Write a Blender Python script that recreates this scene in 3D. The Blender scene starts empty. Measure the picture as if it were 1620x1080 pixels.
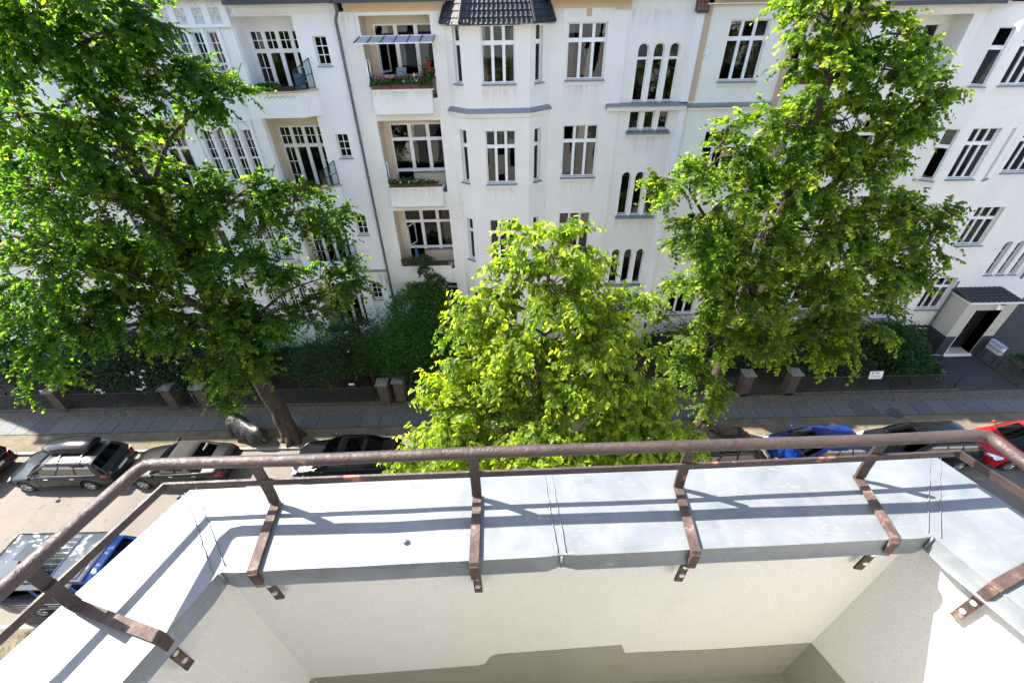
import bpy, bmesh, math, random
import numpy as np
from mathutils import Vector, Matrix

SC = bpy.context.scene
COL = SC.collection
rad = math.radians
rng = random.Random(7)

# ------------------------------------------------------------------ camera
H = 15.8                                     # eye height above the pavement
PITCH, YAW, ROLL = rad(36.94), rad(0.194), rad(-1.149)
_f = Vector((math.sin(YAW)*math.cos(PITCH), math.cos(YAW)*math.cos(PITCH), -math.sin(PITCH)))
_r = Vector((math.cos(YAW), -math.sin(YAW), 0.0))
_u = _r.cross(_f)
_r2 = _r*math.cos(ROLL) + _u*math.sin(ROLL)
_u2 = _r2.cross(_f)
cd = bpy.data.cameras.new('camera')
cam = bpy.data.objects.new('camera', cd); COL.objects.link(cam)
cam.matrix_world = Matrix(((_r2.x, _u2.x, -_f.x, 0), (_r2.y, _u2.y, -_f.y, 0), (_r2.z, _u2.z, -_f.z, H), (0, 0, 0, 1)))
cd.sensor_width = 36.0
cd.lens = 36.0*700.0/1620.0
cd.clip_start = 0.05
cd.clip_end = 1000
SC.camera = cam

# ------------------------------------------------------------------ sky, sun, exposure
SUN = Vector((-0.186, 0.074, 0.212)).normalized()      # towards the sun
world = bpy.data.worlds.new('World'); SC.world = world; world.use_nodes = True
wn = world.node_tree.nodes; wl = world.node_tree.links
for n in list(wn): wn.remove(n)
sky = wn.new('ShaderNodeTexSky'); sky.sky_type = 'NISHITA'; sky.sun_disc = False
sky.sun_elevation = math.asin(SUN.z)
sky.sun_rotation = math.atan2(SUN.x, SUN.y) % (2*math.pi)
sky.air_density = 1.0; sky.dust_density = 1.0; sky.ozone_density = 1.0
bg = wn.new('ShaderNodeBackground'); bg.inputs['Strength'].default_value = 0.115
out = wn.new('ShaderNodeOutputWorld')
wl.new(sky.outputs[0], bg.inputs[0]); wl.new(bg.outputs[0], out.inputs[0])
ld = bpy.data.lights.new('sun', 'SUN'); ld.energy = 5.0; ld.angle = rad(0.53); ld.color = (1.0, 0.93, 0.82)
sun = bpy.data.objects.new('sun', ld); COL.objects.link(sun)
sun.rotation_euler = (-SUN).to_track_quat('-Z', 'Y').to_euler(); sun.location = SUN*60
SC.view_settings.view_transform = 'Standard'; SC.view_settings.look = 'None'
SC.view_settings.gamma = 1.0; SC.view_settings.use_curve_mapping = False
SC.view_settings.exposure = 2.13
try:
    SC.cycles.max_bounces = 10; SC.cycles.transparent_max_bounces = 16
    SC.cycles.diffuse_bounces = 5; SC.cycles.transmission_bounces = 6; SC.cycles.glossy_bounces = 4
    SC.cycles.use_denoising = True
except Exception:
    pass

# ------------------------------------------------------------------ materials
def _mat(name):
    m = bpy.data.materials.new(name); m.use_nodes = True
    nt = m.node_tree
    p = nt.nodes['Principled BSDF']
    return m, nt, p

def _tex(nt, scale, detail=4, rough=0.6, sc3=None, kind='Object', dist=0.0):
    tc = nt.nodes.new('ShaderNodeTexCoord')
    mp = nt.nodes.new('ShaderNodeMapping')
    if sc3: mp.inputs['Scale'].default_value = sc3
    nt.links.new(tc.outputs[kind], mp.inputs[0])
    n = nt.nodes.new('ShaderNodeTexNoise')
    n.inputs['Scale'].default_value = scale; n.inputs['Detail'].default_value = detail
    n.inputs['Roughness'].default_value = rough; n.inputs['Distortion'].default_value = dist
    nt.links.new(mp.outputs[0], n.inputs['Vector'])
    return n

def _ramp(nt, src, stops):
    r = nt.nodes.new('ShaderNodeValToRGB')
    el = r.color_ramp.elements
    while len(el) < len(stops): el.new(0.5)
    for e, (p, c) in zip(el, stops):
        e.position = p; e.color = (*c, 1) if len(c) == 3 else c
    nt.links.new(src, r.inputs[0])
    return r

def _mix(nt, a, b, fac, mode='MIX'):
    m = nt.nodes.new('ShaderNodeMixRGB'); m.blend_type = mode
    for s, i in ((fac, 0), (a, 1), (b, 2)):
        if isinstance(s, (int, float)): m.inputs[i].default_value = s
        elif isinstance(s, tuple): m.inputs[i].default_value = (*s, 1)
        else: nt.links.new(s, m.inputs[i])
    return m.outputs[0]

def _bump(nt, p, src, strength=0.3, dist=0.01):
    b = nt.nodes.new('ShaderNodeBump'); b.inputs['Strength'].default_value = strength
    b.inputs['Distance'].default_value = dist
    nt.links.new(src, b.inputs['Height']); nt.links.new(b.outputs[0], p.inputs['Normal'])

def plain(name, col, rough=0.6, metal=0.0, var=0.12, scale=6.0, bump=0.0, bscale=60, bdist=0.004, coat=0.0, spec=0.5):
    m, nt, p = _mat(name)
    n = _tex(nt, scale)
    a = tuple(max(0, c*(1-var)) for c in col); b = tuple(min(1, c*(1+var)) for c in col)
    r = _ramp(nt, n.outputs[0], [(0.3, a), (0.7, b)])
    nt.links.new(r.outputs[0], p.inputs['Base Color'])
    p.inputs['Roughness'].default_value = rough; p.inputs['Metallic'].default_value = metal
    p.inputs['Specular IOR Level'].default_value = spec
    if coat: p.inputs['Coat Weight'].default_value = coat; p.inputs['Coat Roughness'].default_value = 0.04
    if bump:
        n2 = _tex(nt, bscale, 3)
        _bump(nt, p, n2.outputs[0], bump, bdist)
    return m

def plaster(name, col, dirt=(0.45, 0.42, 0.36), amount=0.35, bscale=45, bdist=0.006, bstr=0.35, patch=None):
    """Rendered wall: soft tonal patches, rain streaks, small stains and a fine grain."""
    m, nt, p = _mat(name)
    big = _tex(nt, 0.7, 5, 0.55)
    base = _ramp(nt, big.outputs[0], [(0.3, tuple(c*0.93 for c in col)), (0.7, col)])
    st = _tex(nt, 1.0, 6, 0.6, (1.1, 1.1, 0.22), dist=.4)
    rs = _ramp(nt, st.outputs[0], [(0.52, (0, 0, 0)), (0.85, (1, 1, 1))])
    sp = _tex(nt, 5.0, 6, 0.7)
    rp = _ramp(nt, sp.outputs[0], [(0.56, (0, 0, 0)), (0.75, (1, 1, 1))])
    mx = nt.nodes.new('ShaderNodeMath'); mx.operation = 'MULTIPLY_ADD'; mx.inputs[1].default_value = 0.5
    nt.links.new(rp.outputs[0], mx.inputs[0]); nt.links.new(rs.outputs[0], mx.inputs[2])
    m2 = nt.nodes.new('ShaderNodeMath'); m2.operation = 'MULTIPLY'; m2.inputs[1].default_value = amount; m2.use_clamp = True
    nt.links.new(mx.outputs[0], m2.inputs[0])
    c = _mix(nt, base.outputs[0], dirt, m2.outputs[0])
    if patch:
        pn = _tex(nt, 0.35, 2, 0.4, (1, 1, 1.6))
        pr = _ramp(nt, pn.outputs[0], [(0.47, (0, 0, 0)), (0.53, (1, 1, 1))])
        c = _mix(nt, c, patch, pr.outputs[0])
    if bscale < 100:                # a few hairline cracks
        tcx = nt.nodes.new('ShaderNodeTexCoord'); wv = _tex(nt, 1.7, 4, .6); vm = nt.nodes.new('ShaderNodeVectorMath'); vm.operation = 'MULTIPLY_ADD'; vm.inputs[1].default_value = (.5, .5, .5)
        nt.links.new(wv.outputs[1], vm.inputs[0]); nt.links.new(tcx.outputs['Object'], vm.inputs[2])
        vo = nt.nodes.new('ShaderNodeTexVoronoi'); vo.feature = 'DISTANCE_TO_EDGE'; vo.inputs['Scale'].default_value = .55; nt.links.new(vm.outputs[0], vo.inputs['Vector'])
        rc = _ramp(nt, vo.outputs['Distance'], [(0.0, (1, 1, 1)), (0.006, (0, 0, 0))]); msk = _tex(nt, .5, 3, .5); rmk = _ramp(nt, msk.outputs[0], [(.52, (0, 0, 0)), (.62, (.55, .55, .55))])
        c = _mix(nt, c, (0.36, 0.33, 0.28), _mix(nt, rc.outputs[0], rmk.outputs[0], 1.0, 'MULTIPLY'))
    nt.links.new(c, p.inputs['Base Color'])
    p.inputs['Roughness'].default_value = 0.88
    p.inputs['Specular IOR Level'].default_value = 0.25
    g = _tex(nt, bscale, 4, 0.7)
    if bscale > 100:
        gr = _ramp(nt, g.outputs[0], [(0.36, (0.76, 0.75, 0.72)), (0.5, (1, 1, 1))]); c = _mix(nt, c, gr.outputs[0], 1.0, 'MULTIPLY'); nt.links.new(c, p.inputs['Base Color'])
    _bump(nt, p, g.outputs[0], bstr, bdist)
    return m

M = {}
M['plaster_b'] = plaster('warm_white_plaster', (0.80, 0.785, 0.745), (0.52, 0.46, 0.36), 0.16)
M['plaster_a'] = plaster('cool_white_plaster', (0.80, 0.80, 0.81), (0.5, 0.48, 0.45), 0.12)
M['plaster_c'] = plaster('cream_white_plaster', (0.80, 0.785, 0.735), (0.5, 0.46, 0.38), 0.13)
M['plaster_d'] = plaster('grey_white_plaster', (0.74, 0.74, 0.73), (0.45, 0.43, 0.4), 0.25)
M['plaster_own'] = plaster('pale_sunny_plaster', (0.78, 0.76, 0.72), (0.5, 0.45, 0.38), 0.25)
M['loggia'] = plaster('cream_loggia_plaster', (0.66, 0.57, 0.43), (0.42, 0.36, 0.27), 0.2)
M['tan'] = plaster('tan_trim_plaster', (0.62, 0.47, 0.30), (0.45, 0.34, 0.22), 0.2)
M['beige'] = plaster('beige_band_plaster', (0.56, 0.42, 0.30), (0.42, 0.34, 0.25), 0.2)
M['plinth'] = plain('dark_plinth_paint', (0.035, 0.037, 0.045), 0.6, bump=0.2)
M['parapet'] = plaster('coarse_white_render', (0.765, 0.765, 0.75), (0.45, 0.43, 0.38), 0.24, 300, 0.006, 0.9)
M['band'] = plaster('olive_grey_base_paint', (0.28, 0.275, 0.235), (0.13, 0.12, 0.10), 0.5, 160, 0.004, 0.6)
M['frame'] = plain('white_window_paint', (0.80, 0.81, 0.83), 0.35, var=0.04)
def stain_mat():
    m = bpy.data.materials.new('rain_streak_dirt'); m.use_nodes = True; nt = m.node_tree; p = nt.nodes['Principled BSDF']
    p.inputs['Base Color'].default_value = (.20, .18, .15, 1); p.inputs['Roughness'].default_value = .95; p.inputs['Specular IOR Level'].default_value = .1
    tc = nt.nodes.new('ShaderNodeTexCoord'); sx = nt.nodes.new('ShaderNodeSeparateXYZ'); nt.links.new(tc.outputs['Generated'], sx.inputs[0])
    n = _tex(nt, 1, 6, .7, (7, 7, .45), dist=.3); r = _ramp(nt, n.outputs[0], [(.46, (0, 0, 0)), (.80, (.42, .42, .42))])
    pw = nt.nodes.new('ShaderNodeMath'); pw.operation = 'POWER'; pw.inputs[1].default_value = 1.6; nt.links.new(sx.outputs[2], pw.inputs[0])
    c = _mix(nt, r.outputs[0], pw.outputs[0], 1.0, 'MULTIPLY'); nt.links.new(c, p.inputs['Alpha']); return m
M['stain'] = stain_mat()
M['sill'] = plain('grey_zinc_sill', (0.23, 0.25, 0.29), 0.5, 0.4, bump=0.1)
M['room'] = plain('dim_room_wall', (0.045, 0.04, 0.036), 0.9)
M['curtain'] = plain('pale_curtain', (0.40, 0.39, 0.36), 0.9, var=0.08)
M['darkcurtain'] = plain('grey_blind', (0.12, 0.125, 0.14), 0.8, var=0.08)
M['steel'] = plain('dark_green_steel', (0.025, 0.03, 0.035), 0.45, 0.3)
M['pipe'] = plain('weathered_zinc_pipe', (0.13, 0.135, 0.145), 0.5, 0.5)
M['gutter'] = plain('dark_gutter_metal', (0.06, 0.065, 0.075), 0.5, 0.4)
M['rooftile'] = plain('anthracite_roof_tile', (0.016, 0.018, 0.023), 0.62, var=0.35, scale=14, bump=0.15)
M['redtile'] = plain('brown_roof_tile', (0.16, 0.055, 0.035), 0.6, var=0.3, scale=14)
M['tin'] = plain('light_flashing_metal', (0.6, 0.58, 0.55), 0.4, 0.4)
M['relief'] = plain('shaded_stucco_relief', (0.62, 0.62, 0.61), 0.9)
M['joint'] = plain('joint_line', (0.22, 0.20, 0.17), 0.9)
M['door'] = plain('dark_brown_door', (0.022, 0.014, 0.014), 0.45, var=0.3)
M['black'] = plain('matte_black', (0.008, 0.008, 0.008), 0.7)
M['white'] = plain('white_enamel', (0.78, 0.78, 0.78), 0.4, var=0.04)
M['terracotta'] = plain('terracotta', (0.15, 0.05, 0.03), 0.8)
M['soil'] = plain('garden_soil', (0.040, 0.030, 0.020), 0.95, var=0.5, scale=9, bump=0.6, bscale=30, bdist=0.03)

def glass_mat(name, tint=(0.55, 0.58, 0.58), boost=1.5, rough=0.0):
    m = bpy.data.materials.new(name); m.use_nodes = True; nt = m.node_tree
    for n in list(nt.nodes): nt.nodes.remove(n)
    o = nt.nodes.new('ShaderNodeOutputMaterial'); mx = nt.nodes.new('ShaderNodeMixShader')
    t = nt.nodes.new('ShaderNodeBsdfTransparent'); t.inputs[0].default_value = (*tint, 1)
    g = nt.nodes.new('ShaderNodeBsdfGlossy'); g.inputs['Roughness'].default_value = rough
    g.inputs['Color'].default_value = (0.95, 0.97, 1, 1)
    f = nt.nodes.new('ShaderNodeFresnel'); f.inputs['IOR'].default_value = 1.55
    n = _tex(nt, 1.3, 2, 0.4)
    b = nt.nodes.new('ShaderNodeBump'); b.inputs['Strength'].default_value = 0.10; b.inputs['Distance'].default_value = 0.05
    nt.links.new(n.outputs[0], b.inputs['Height']); nt.links.new(b.outputs[0], g.inputs['Normal'])
    ml = nt.nodes.new('ShaderNodeMath'); ml.operation = 'MULTIPLY'; ml.inputs[1].default_value = boost; ml.use_clamp = True
    nt.links.new(f.outputs[0], ml.inputs[0]); nt.links.new(ml.outputs[0], mx.inputs[0])
    nt.links.new(t.outputs[0], mx.inputs[1]); nt.links.new(g.outputs[0], mx.inputs[2])
    nt.links.new(mx.outputs[0], o.inputs[0])
    return m
M['glass'] = glass_mat('window_glass', (0.5, 0.52, 0.52), 1.0)
M['carglass'] = glass_mat('tinted_car_glass', (0.04, 0.05, 0.05), 0.22)
M['awning'] = plain('milky_awning_glass', (0.42, 0.44, 0.44), 0.2, var=.1)
M['screenglass'] = glass_mat('balcony_screen_glass', (0.62, 0.72, 0.72), 1.4, 0.02)

# ------------------------------------------------------------------ mesh helpers
class MB:
    """Collects faces with material slots; build() links them as one mesh object."""
    def __init__(self):
        self.v = []; self.f = []; self.m = []; self.T = Matrix.Identity(4); self.mats = []
    def slot(self, mat):
        if mat not in self.mats: self.mats.append(mat)
        return self.mats.index(mat)
    def vs(self, pts):
        i = len(self.v)
        self.v.extend(tuple(self.T @ Vector(p)) for p in pts)
        return i
    def poly(self, pts, mat=None):
        i = self.vs(pts); self.f.append(tuple(range(i, i+len(pts)))); self.m.append(self.slot(mat))
    def faces(self, pts, faces, mat=None):
        i = self.vs(pts); s = self.slot(mat)
        for f in faces: self.f.append(tuple(i+k for k in f)); self.m.append(s)
    def box(self, x0, x1, y0, y1, z0, z1, mat=None, bottom=True):
        p = [(x0, y0, z0), (x1, y0, z0), (x1, y1, z0), (x0, y1, z0), (x0, y0, z1), (x1, y0, z1), (x1, y1, z1), (x0, y1, z1)]
        f = [(4, 5, 6, 7), (0, 1, 5, 4), (1, 2, 6, 5), (2, 3, 7, 6), (3, 0, 4, 7)]
        if bottom: f.append((3, 2, 1, 0))
        self.faces(p, f, mat)
    def bbox(self, x0, x1, y0, y1, z0, z1, b, mat=None):
        """box with chamfered edges"""
        p = []; f = []
        for z, i in ((z0, b), (z0+b, 0), (z1-b, 0), (z1, b)):
            p += [(x0+i+b*0.0, y0+i, z), (x1-i, y0+i, z), (x1-i, y1-i, z), (x0+i, y1-i, z)]
        for k in range(3):
            for j in range(4):
                f.append((k*4+j, k*4+(j+1) % 4, (k+1)*4+(j+1) % 4, (k+1)*4+j))
        f.append((3, 2, 1, 0)); f.append((12, 13, 14, 15))
        self.faces(p, f, mat)
    def prism(self, poly, z0, z1, mat=None, cap=True):
        n = len(poly)
        p = [(x, y, z0) for x, y in poly]+[(x, y, z1) for x, y in poly]
        f = [(i, (i+1) % n, n+(i+1) % n, n+i) for i in range(n)]
        if cap: f += [tuple(range(n, 2*n)), tuple(range(n-1, -1, -1))]
        self.faces(p, f, mat)
    def tube(self, path, r, n=8, mat=None, cap=True, closed=False):
        path = [Vector(p) for p in path]; N = len(path)
        if not isinstance(r, (list, tuple)): r = [r]*N
        pts = []; up = None
        for i, p in enumerate(path):
            if closed: d = path[(i+1) % N]-path[i-1]
            else: d = path[min(i+1, N-1)]-path[max(i-1, 0)]
            if d.length < 1e-9: d = Vector((0, 0, 1))
            d.normalize()
            if up is None:
                up = Vector((0, 0, 1)) if abs(d.z) < 0.9 else Vector((1, 0, 0))
            a = d.cross(up)
            if a.length < 1e-6: a = d.orthogonal()
            a.normalize(); b = a.cross(d).normalized(); up = b
            for k in range(n):
                t = 2*math.pi*k/n
                pts.append(tuple(p+a*(math.cos(t)*r[i])+b*(math.sin(t)*r[i])))
        f = []
        for i in range(N if closed else N-1):
            j = (i+1) % N
            for k in range(n):
                k2 = (k+1) % n
                f.append((i*n+k, i*n+k2, j*n+k2, j*n+k))
        if cap and not closed:
            f.append(tuple(range(n-1, -1, -1))); f.append(tuple((N-1)*n+k for k in range(n)))
        self.faces(pts, f, mat)
    def bar(self, path, w, t, side, mat=None):
        """flat bar along path: width w along vector side, thickness t"""
        path = [Vector(p) for p in path]; N = len(path); side = Vector(side).normalized()
        pts = []
        for i, p in enumerate(path):
            d0 = (path[i]-path[max(i-1, 0)]); d1 = (path[min(i+1, N-1)]-path[i])
            d0 = d0.normalized() if d0.length > 1e-9 else d1.normalized()
            d1 = d1.normalized() if d1.length > 1e-9 else d0
            d = (d0+d1); d.normalize()
            n = d.cross(side).normalized()
            k = 1.0/max(0.5, d.dot(d1))
            a = side*(w/2); b = n*(t/2*k)
            pts += [tuple(p-a-b), tuple(p+a-b), tuple(p+a+b), tuple(p-a+b)]
        f = []
        for i in range(N-1):
            for k in range(4):
                f.append((i*4+k, i*4+(k+1) % 4, (i+1)*4+(k+1) % 4, (i+1)*4+k))
        f.append((3, 2, 1, 0)); f.append(tuple((N-1)*4+k for k in range(4)))
        self.faces(pts, f, mat)
    def lathe(self, prof, c, axis='z', n=20, mat=None):
        """profile (r, h) around an axis through c"""
        pts = []
        for r, h in prof:
            for k in range(n):
                t = 2*math.pi*k/n; a, b = r*math.cos(t), r*math.sin(t)
                if axis == 'z': pts.append((c[0]+a, c[1]+b, c[2]+h))
                elif axis == 'y': pts.append((c[0]+a, c[1]+h, c[2]+b))
                else: pts.append((c[0]+h, c[1]+a, c[2]+b))
        f = []
        for i in range(len(prof)-1):
            for k in range(n):
                k2 = (k+1) % n
                f.append((i*n+k, i*n+k2, (i+1)*n+k2, (i+1)*n+k))
        self.faces(pts, f, mat)
    def plate(self, u0, u1, z0, z1, holes, y=0.0, mat=None, depth=None, rmat=None, segs=10, tri_right=None):
        """wall sheet in the local xz plane at y with (u0,u1,z0,z1[,arch[,depth]]) openings and reveals going +y"""
        us = sorted({u0, u1, *[min(max(h[0], u0), u1) for h in holes], *[min(max(h[1], u0), u1) for h in holes]})
        zs = sorted({z0, z1, *[min(max(h[2], z0), z1) for h in holes], *[min(max(h[3], z0), z1) for h in holes]})
        for j in range(len(zs)-1):
            run = None
            for i in range(len(us)-1):
                cu, cz = (us[i]+us[i+1])/2, (zs[j]+zs[j+1])/2
                hole = any(h[0] < cu < h[1] and h[2] < cz < h[3] for h in holes)
                if not hole:
                    if run is None: run = us[i]
                if hole and run is not None:
                    self.poly([(run, y, zs[j]), (us[i], y, zs[j]), (us[i], y, zs[j+1]), (run, y, zs[j+1])], mat); run = None
            if run is not None:
                self.poly([(run, y, zs[j]), (us[-1], y, zs[j]), (us[-1], y, zs[j+1]), (run, y, zs[j+1])], mat)
        for h in holes:
            a, b, c, d = h[:4]; arch = len(h) > 4 and h[4]; dp = h[5] if len(h) > 5 else depth
            out = arch_outline(a, b, c, d, segs) if arch else [(a, c), (b, c), (b, d), (a, d)]
            if arch:
                r = (b-a)/2; zc = d-r; k = segs//2
                arc = [(a+r-r*math.cos(math.pi*i/segs), zc+r*math.sin(math.pi*i/segs)) for i in range(segs+1)]
                for i in range(k): self.poly([(a, y, d), (arc[i+1][0], y, arc[i+1][1]), (arc[i][0], y, arc[i][1])], mat)
                for i in range(k, segs): self.poly([(b, y, d), (arc[i+1][0], y, arc[i+1][1]), (arc[i][0], y, arc[i][1])], mat)
            if dp:
                n = len(out)
                for i in range(n):
                    p, q = out[i], out[(i+1) % n]
                    self.poly([(p[0], y, p[1]), (q[0], y, q[1]), (q[0], y+dp, q[1]), (p[0], y+dp, p[1])], rmat or mat)
    def build(self, name, parent=None, base=None, loc=(0, 0, 0), rot=(0, 0, 0), smooth=False, mesh_only=False, split=False):
        if split:                       # one object for each separate piece
            par = list(range(len(self.v)))
            def find(a):
                while par[a] != a: par[a] = par[par[a]]; a = par[a]
                return a
            for f in self.f:
                for k in f[1:]: par[find(k)] = find(f[0])
            grp = {}
            for f, m in zip(self.f, self.m): grp.setdefault(find(f[0]), []).append((f, m))
            out_ = []
            for fs in grp.values():
                q = MB(); q.mats = self.mats; idx = {}
                for f, m in fs:
                    for k in f:
                        if k not in idx: idx[k] = len(q.v); q.v.append(self.v[k])
                    q.f.append(tuple(idx[k] for k in f)); q.m.append(m)
                out_.append(q.build(name, parent, base, loc, rot, smooth))
            return out_
        v = self.v
        if base is not None: v = [(x-base[0], y-base[1], z-base[2]) for x, y, z in v]
        me = bpy.data.meshes.new(name); me.from_pydata(v, [], self.f)
        for m in self.mats: me.materials.append(M[m] if isinstance(m, str) else m)
        me.polygons.foreach_set('material_index', self.m)
        if smooth: me.polygons.foreach_set('use_smooth', [True]*len(self.f))
        me.update()
        if mesh_only: return me
        return link(name, me, parent, loc, rot)

def arch_outline(a, b, c, d, segs=10):
    r = (b-a)/2; zc = d-r
    return [(a, c), (b, c)]+[(a+r+r*math.cos(math.pi*i/segs), zc+r*math.sin(math.pi*i/segs)) for i in range(segs+1)]

def link(name, me, parent=None, loc=(0, 0, 0), rot=(0, 0, 0)):
    o = bpy.data.objects.new(name, me); COL.objects.link(o)
    o.location = loc; o.rotation_euler = rot
    if parent is not None: o.parent = parent
    return o

def tag(o, label=None, cat=None, group=None, kind=None):
    if label: o['label'] = label
    if cat: o['category'] = cat
    if group: o['group'] = group
    if kind: o['kind'] = kind
    return o

def empty(name, loc, label, cat, group=None, rz=0.0):
    o = bpy.data.objects.new(name, None); COL.objects.link(o)
    o.location = loc; o.rotation_euler = (0, 0, rz); o.empty_display_size = 0.3
    return tag(o, label, cat, group)

def copy_tree(o, parent=None):
    c = o.copy(); COL.objects.link(c)
    if parent is not None: c.parent = parent
    for ch in list(o.children): copy_tree(ch, c)
    return c

def smooth_by_angle(o, ang=40):
    """smooth shading with sharp edges kept above the given angle"""
    me = o.data; bm = bmesh.new(); bm.from_mesh(me)
    bmesh.ops.remove_doubles(bm, verts=bm.verts, dist=1e-4)
    bmesh.ops.recalc_face_normals(bm, faces=bm.faces)
    for f in bm.faces: f.smooth = True
    for e in bm.edges:
        if len(e.link_faces) == 2 and e.calc_face_angle(0) > rad(ang): e.smooth = False
    bm.to_mesh(me); bm.free()
    return o
# ------------------------------------------------------------------ windows
_WC = {}
def window_cells(w, h, cols, rows, fr, mull, trans):
    fw = [c/sum(cols) for c in cols]; fh = [r/sum(rows) for r in rows]
    W = w-2*fr-mull*(len(cols)-1); Hh = h-2*fr-trans*(len(rows)-1)
    cells = []; z = fr
    for r in fh:
        x = fr
        for c in fw:
            cells.append((x, x+W*c, z, z+Hh*r)); x += W*c+mull
        z += Hh*r+trans
    return cells

def window(parent, base, pos, w, h, cols=(1, 1, 1), rows=(1.27, 0.47), rz=0.0, fr=0.055, mull=0.11, trans=0.14,
           inset=0.13, munt=None, munts=None, arch=False, sill=True, subsill=True, curtain=None, name='window', paneskip=(), blind_top=False,
           sillw=0.10):
    """One window: frame mesh, a pane object per sheet of glass, sill and curtain as sub-parts."""
    key = (w, h, tuple(cols), tuple(rows), fr, mull, trans, inset, munt, str(munts), arch, tuple(paneskip))
    if key not in _WC:
        cells = window_cells(w, h, cols, rows, fr, mull, trans)
        mb = MB(); holes = []
        topz = max(c[3] for c in cells)
        for c in cells:
            holes.append((c[0], c[1], c[2], c[3], bool(arch and c[3] == topz)))
        if arch:
            # outer outline is arched: build ring by hand
            n = 10; o = arch_outline(0, w, 0, h, n)
            mb.plate(0, w, 0, h-w/2, [hh for hh in holes if not hh[4]]+[(hh[0], hh[1], hh[2], h-w/2) for hh in holes if hh[4]], inset, 'frame', 0.05)
            for hh in holes:
                if hh[4]:
                    ro, ri = w/2, (hh[1]-hh[0])/2; zc = h-w/2
                    for i in range(n):
                        a0, a1 = math.pi*i/n, math.pi*(i+1)/n
                        P = lambda r, a, y: (w/2-r*math.cos(a), y, zc+r*math.sin(a))
                        mb.poly([P(ro, a0, inset), P(ro, a1, inset), P(ri, a1, inset), P(ri, a0, inset)], 'frame')
                        mb.poly([P(ri, a0, inset), P(ri, a1, inset), P(ri, a1, inset+.05), P(ri, a0, inset+.05)], 'frame')
        else:
            mb.plate(0, w, 0, h, holes, inset, 'frame', 0.05)
            # raised sash beads round each light
            for c in cells:
                if c[1]-c[0] > 0.2:
                    b = 0.018
                    for (x0, x1, z0, z1) in ((c[0]-b, c[1]+b, c[2]-b, c[2]), (c[0]-b, c[1]+b, c[3], c[3]+b), (c[0]-b, c[0], c[2], c[3]), (c[1], c[1]+b, c[2], c[3])):
                        mb.box(x0, x1, inset-0.014, inset-0.002, z0, z1, 'frame')
        if munt or munts:
            for kc, c in enumerate(cells):
                mc, mr = munts[kc] if munts else munt
                for i in range(1, mc):
                    x = c[0]+(c[1]-c[0])*i/mc; mb.box(x-.014, x+.014, inset+.012, inset+.036, c[2], c[3], 'frame')
                nr = mr if munts else (max(1, round(mr*(c[3]-c[2])/max(cc[3]-cc[2] for cc in cells))) if mr > 2 else mr)
                for i in range(1, nr):
                    z = c[2]+(c[3]-c[2])*i/nr; mb.box(c[0], c[1], inset+.014, inset+.034, z-.014, z+.014, 'frame')
        fme = mb.build('window', mesh_only=True)
        panes = []
        for k, c in enumerate(cells):
            if k in paneskip: continue
            pm = MB(); a = arch and c[3] == topz
            ol = arch_outline(c[0], c[1], c[2], c[3], 10) if a else [(c[0], c[2]), (c[1], c[2]), (c[1], c[3]), (c[0], c[3])]
            ctr = ((c[0]+c[1])/2, inset+.03, (c[2]+c[3])/2)
            pm.poly([(x-ctr[0], 0, z-ctr[2]) for x, z in ol], 'glass')
            panes.append((pm.build('pane', mesh_only=True), ctr))
        sm = MB()
        sm.faces([(-.05, -sillw, -.035), (w+.05, -sillw, -.035), (w+.05, inset, .01), (-.05, inset, .01),
                  (-.05, -sillw, -.065), (w+.05, -sillw, -.065), (w+.05, 0, -.065), (-.05, 0, -.065)],
                 [(0, 1, 2, 3), (4, 5, 1, 0), (7, 6, 5, 4), (4, 0, 3, 7), (1, 5, 6, 2)], 'sill')
        sme = sm.build('sill', mesh_only=True)
        _WC[key] = (fme, panes, sme, cells)
    fme, panes, sme, cells = _WC[key]
    o = link(name, fme, parent, (pos[0]-base[0], pos[1]-base[1], pos[2]-base[2]), (0, 0, rz))
    for pmesh, ctr in panes: link('pane', pmesh, o, ctr, (rad(rng.gauss(0, .9)), 0, rad(rng.gauss(0, 1.3))))
    if sill: link('sill', sme, o)
    if subsill:
        s = MB(); s.box(-.06, w+.06, -.035, 0, -.19, -.068, subsill if isinstance(subsill, str) else 'plaster_c')
        s.build('sill_band', o)
    if curtain:
        for (c0, c1, z0, z1, mt) in curtain:
            cm = MB(); n = 14; pts = []
            for i in range(n+1):
                x = c0*w+(c1-c0)*w*i/n; y = inset+.16+.03*math.sin(i*2.1)+.012*math.sin(i*5.3)
                pts += [(x, y, z0*h), (x, y, z1*h)]
            cm.faces(pts, [(2*i, 2*i+2, 2*i+3, 2*i+1) for i in range(n)], mt)
            cm.build('curtain', o)
    return o

def rotp(p0, ang, u, y, z):
    return (p0[0]+u*math.cos(ang)-y*math.sin(ang), p0[1]+u*math.sin(ang)+y*math.cos(ang), z)

def wall(mb, p0, p1, z0, z1, holes, mat, depth=0.16, rmat=None):
    ang = math.atan2(p1[1]-p0[1], p1[0]-p0[0]); L = math.hypot(p1[0]-p0[0], p1[1]-p0[1])
    mb.T = Matrix.Translation((p0[0], p0[1], 0)) @ Matrix.Rotation(ang, 4, 'Z')
    mb.plate(0, L, z0, z1, holes, 0.0, mat, depth, rmat)
    mb.T = Matrix.Identity(4)
    return ang, L

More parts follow.
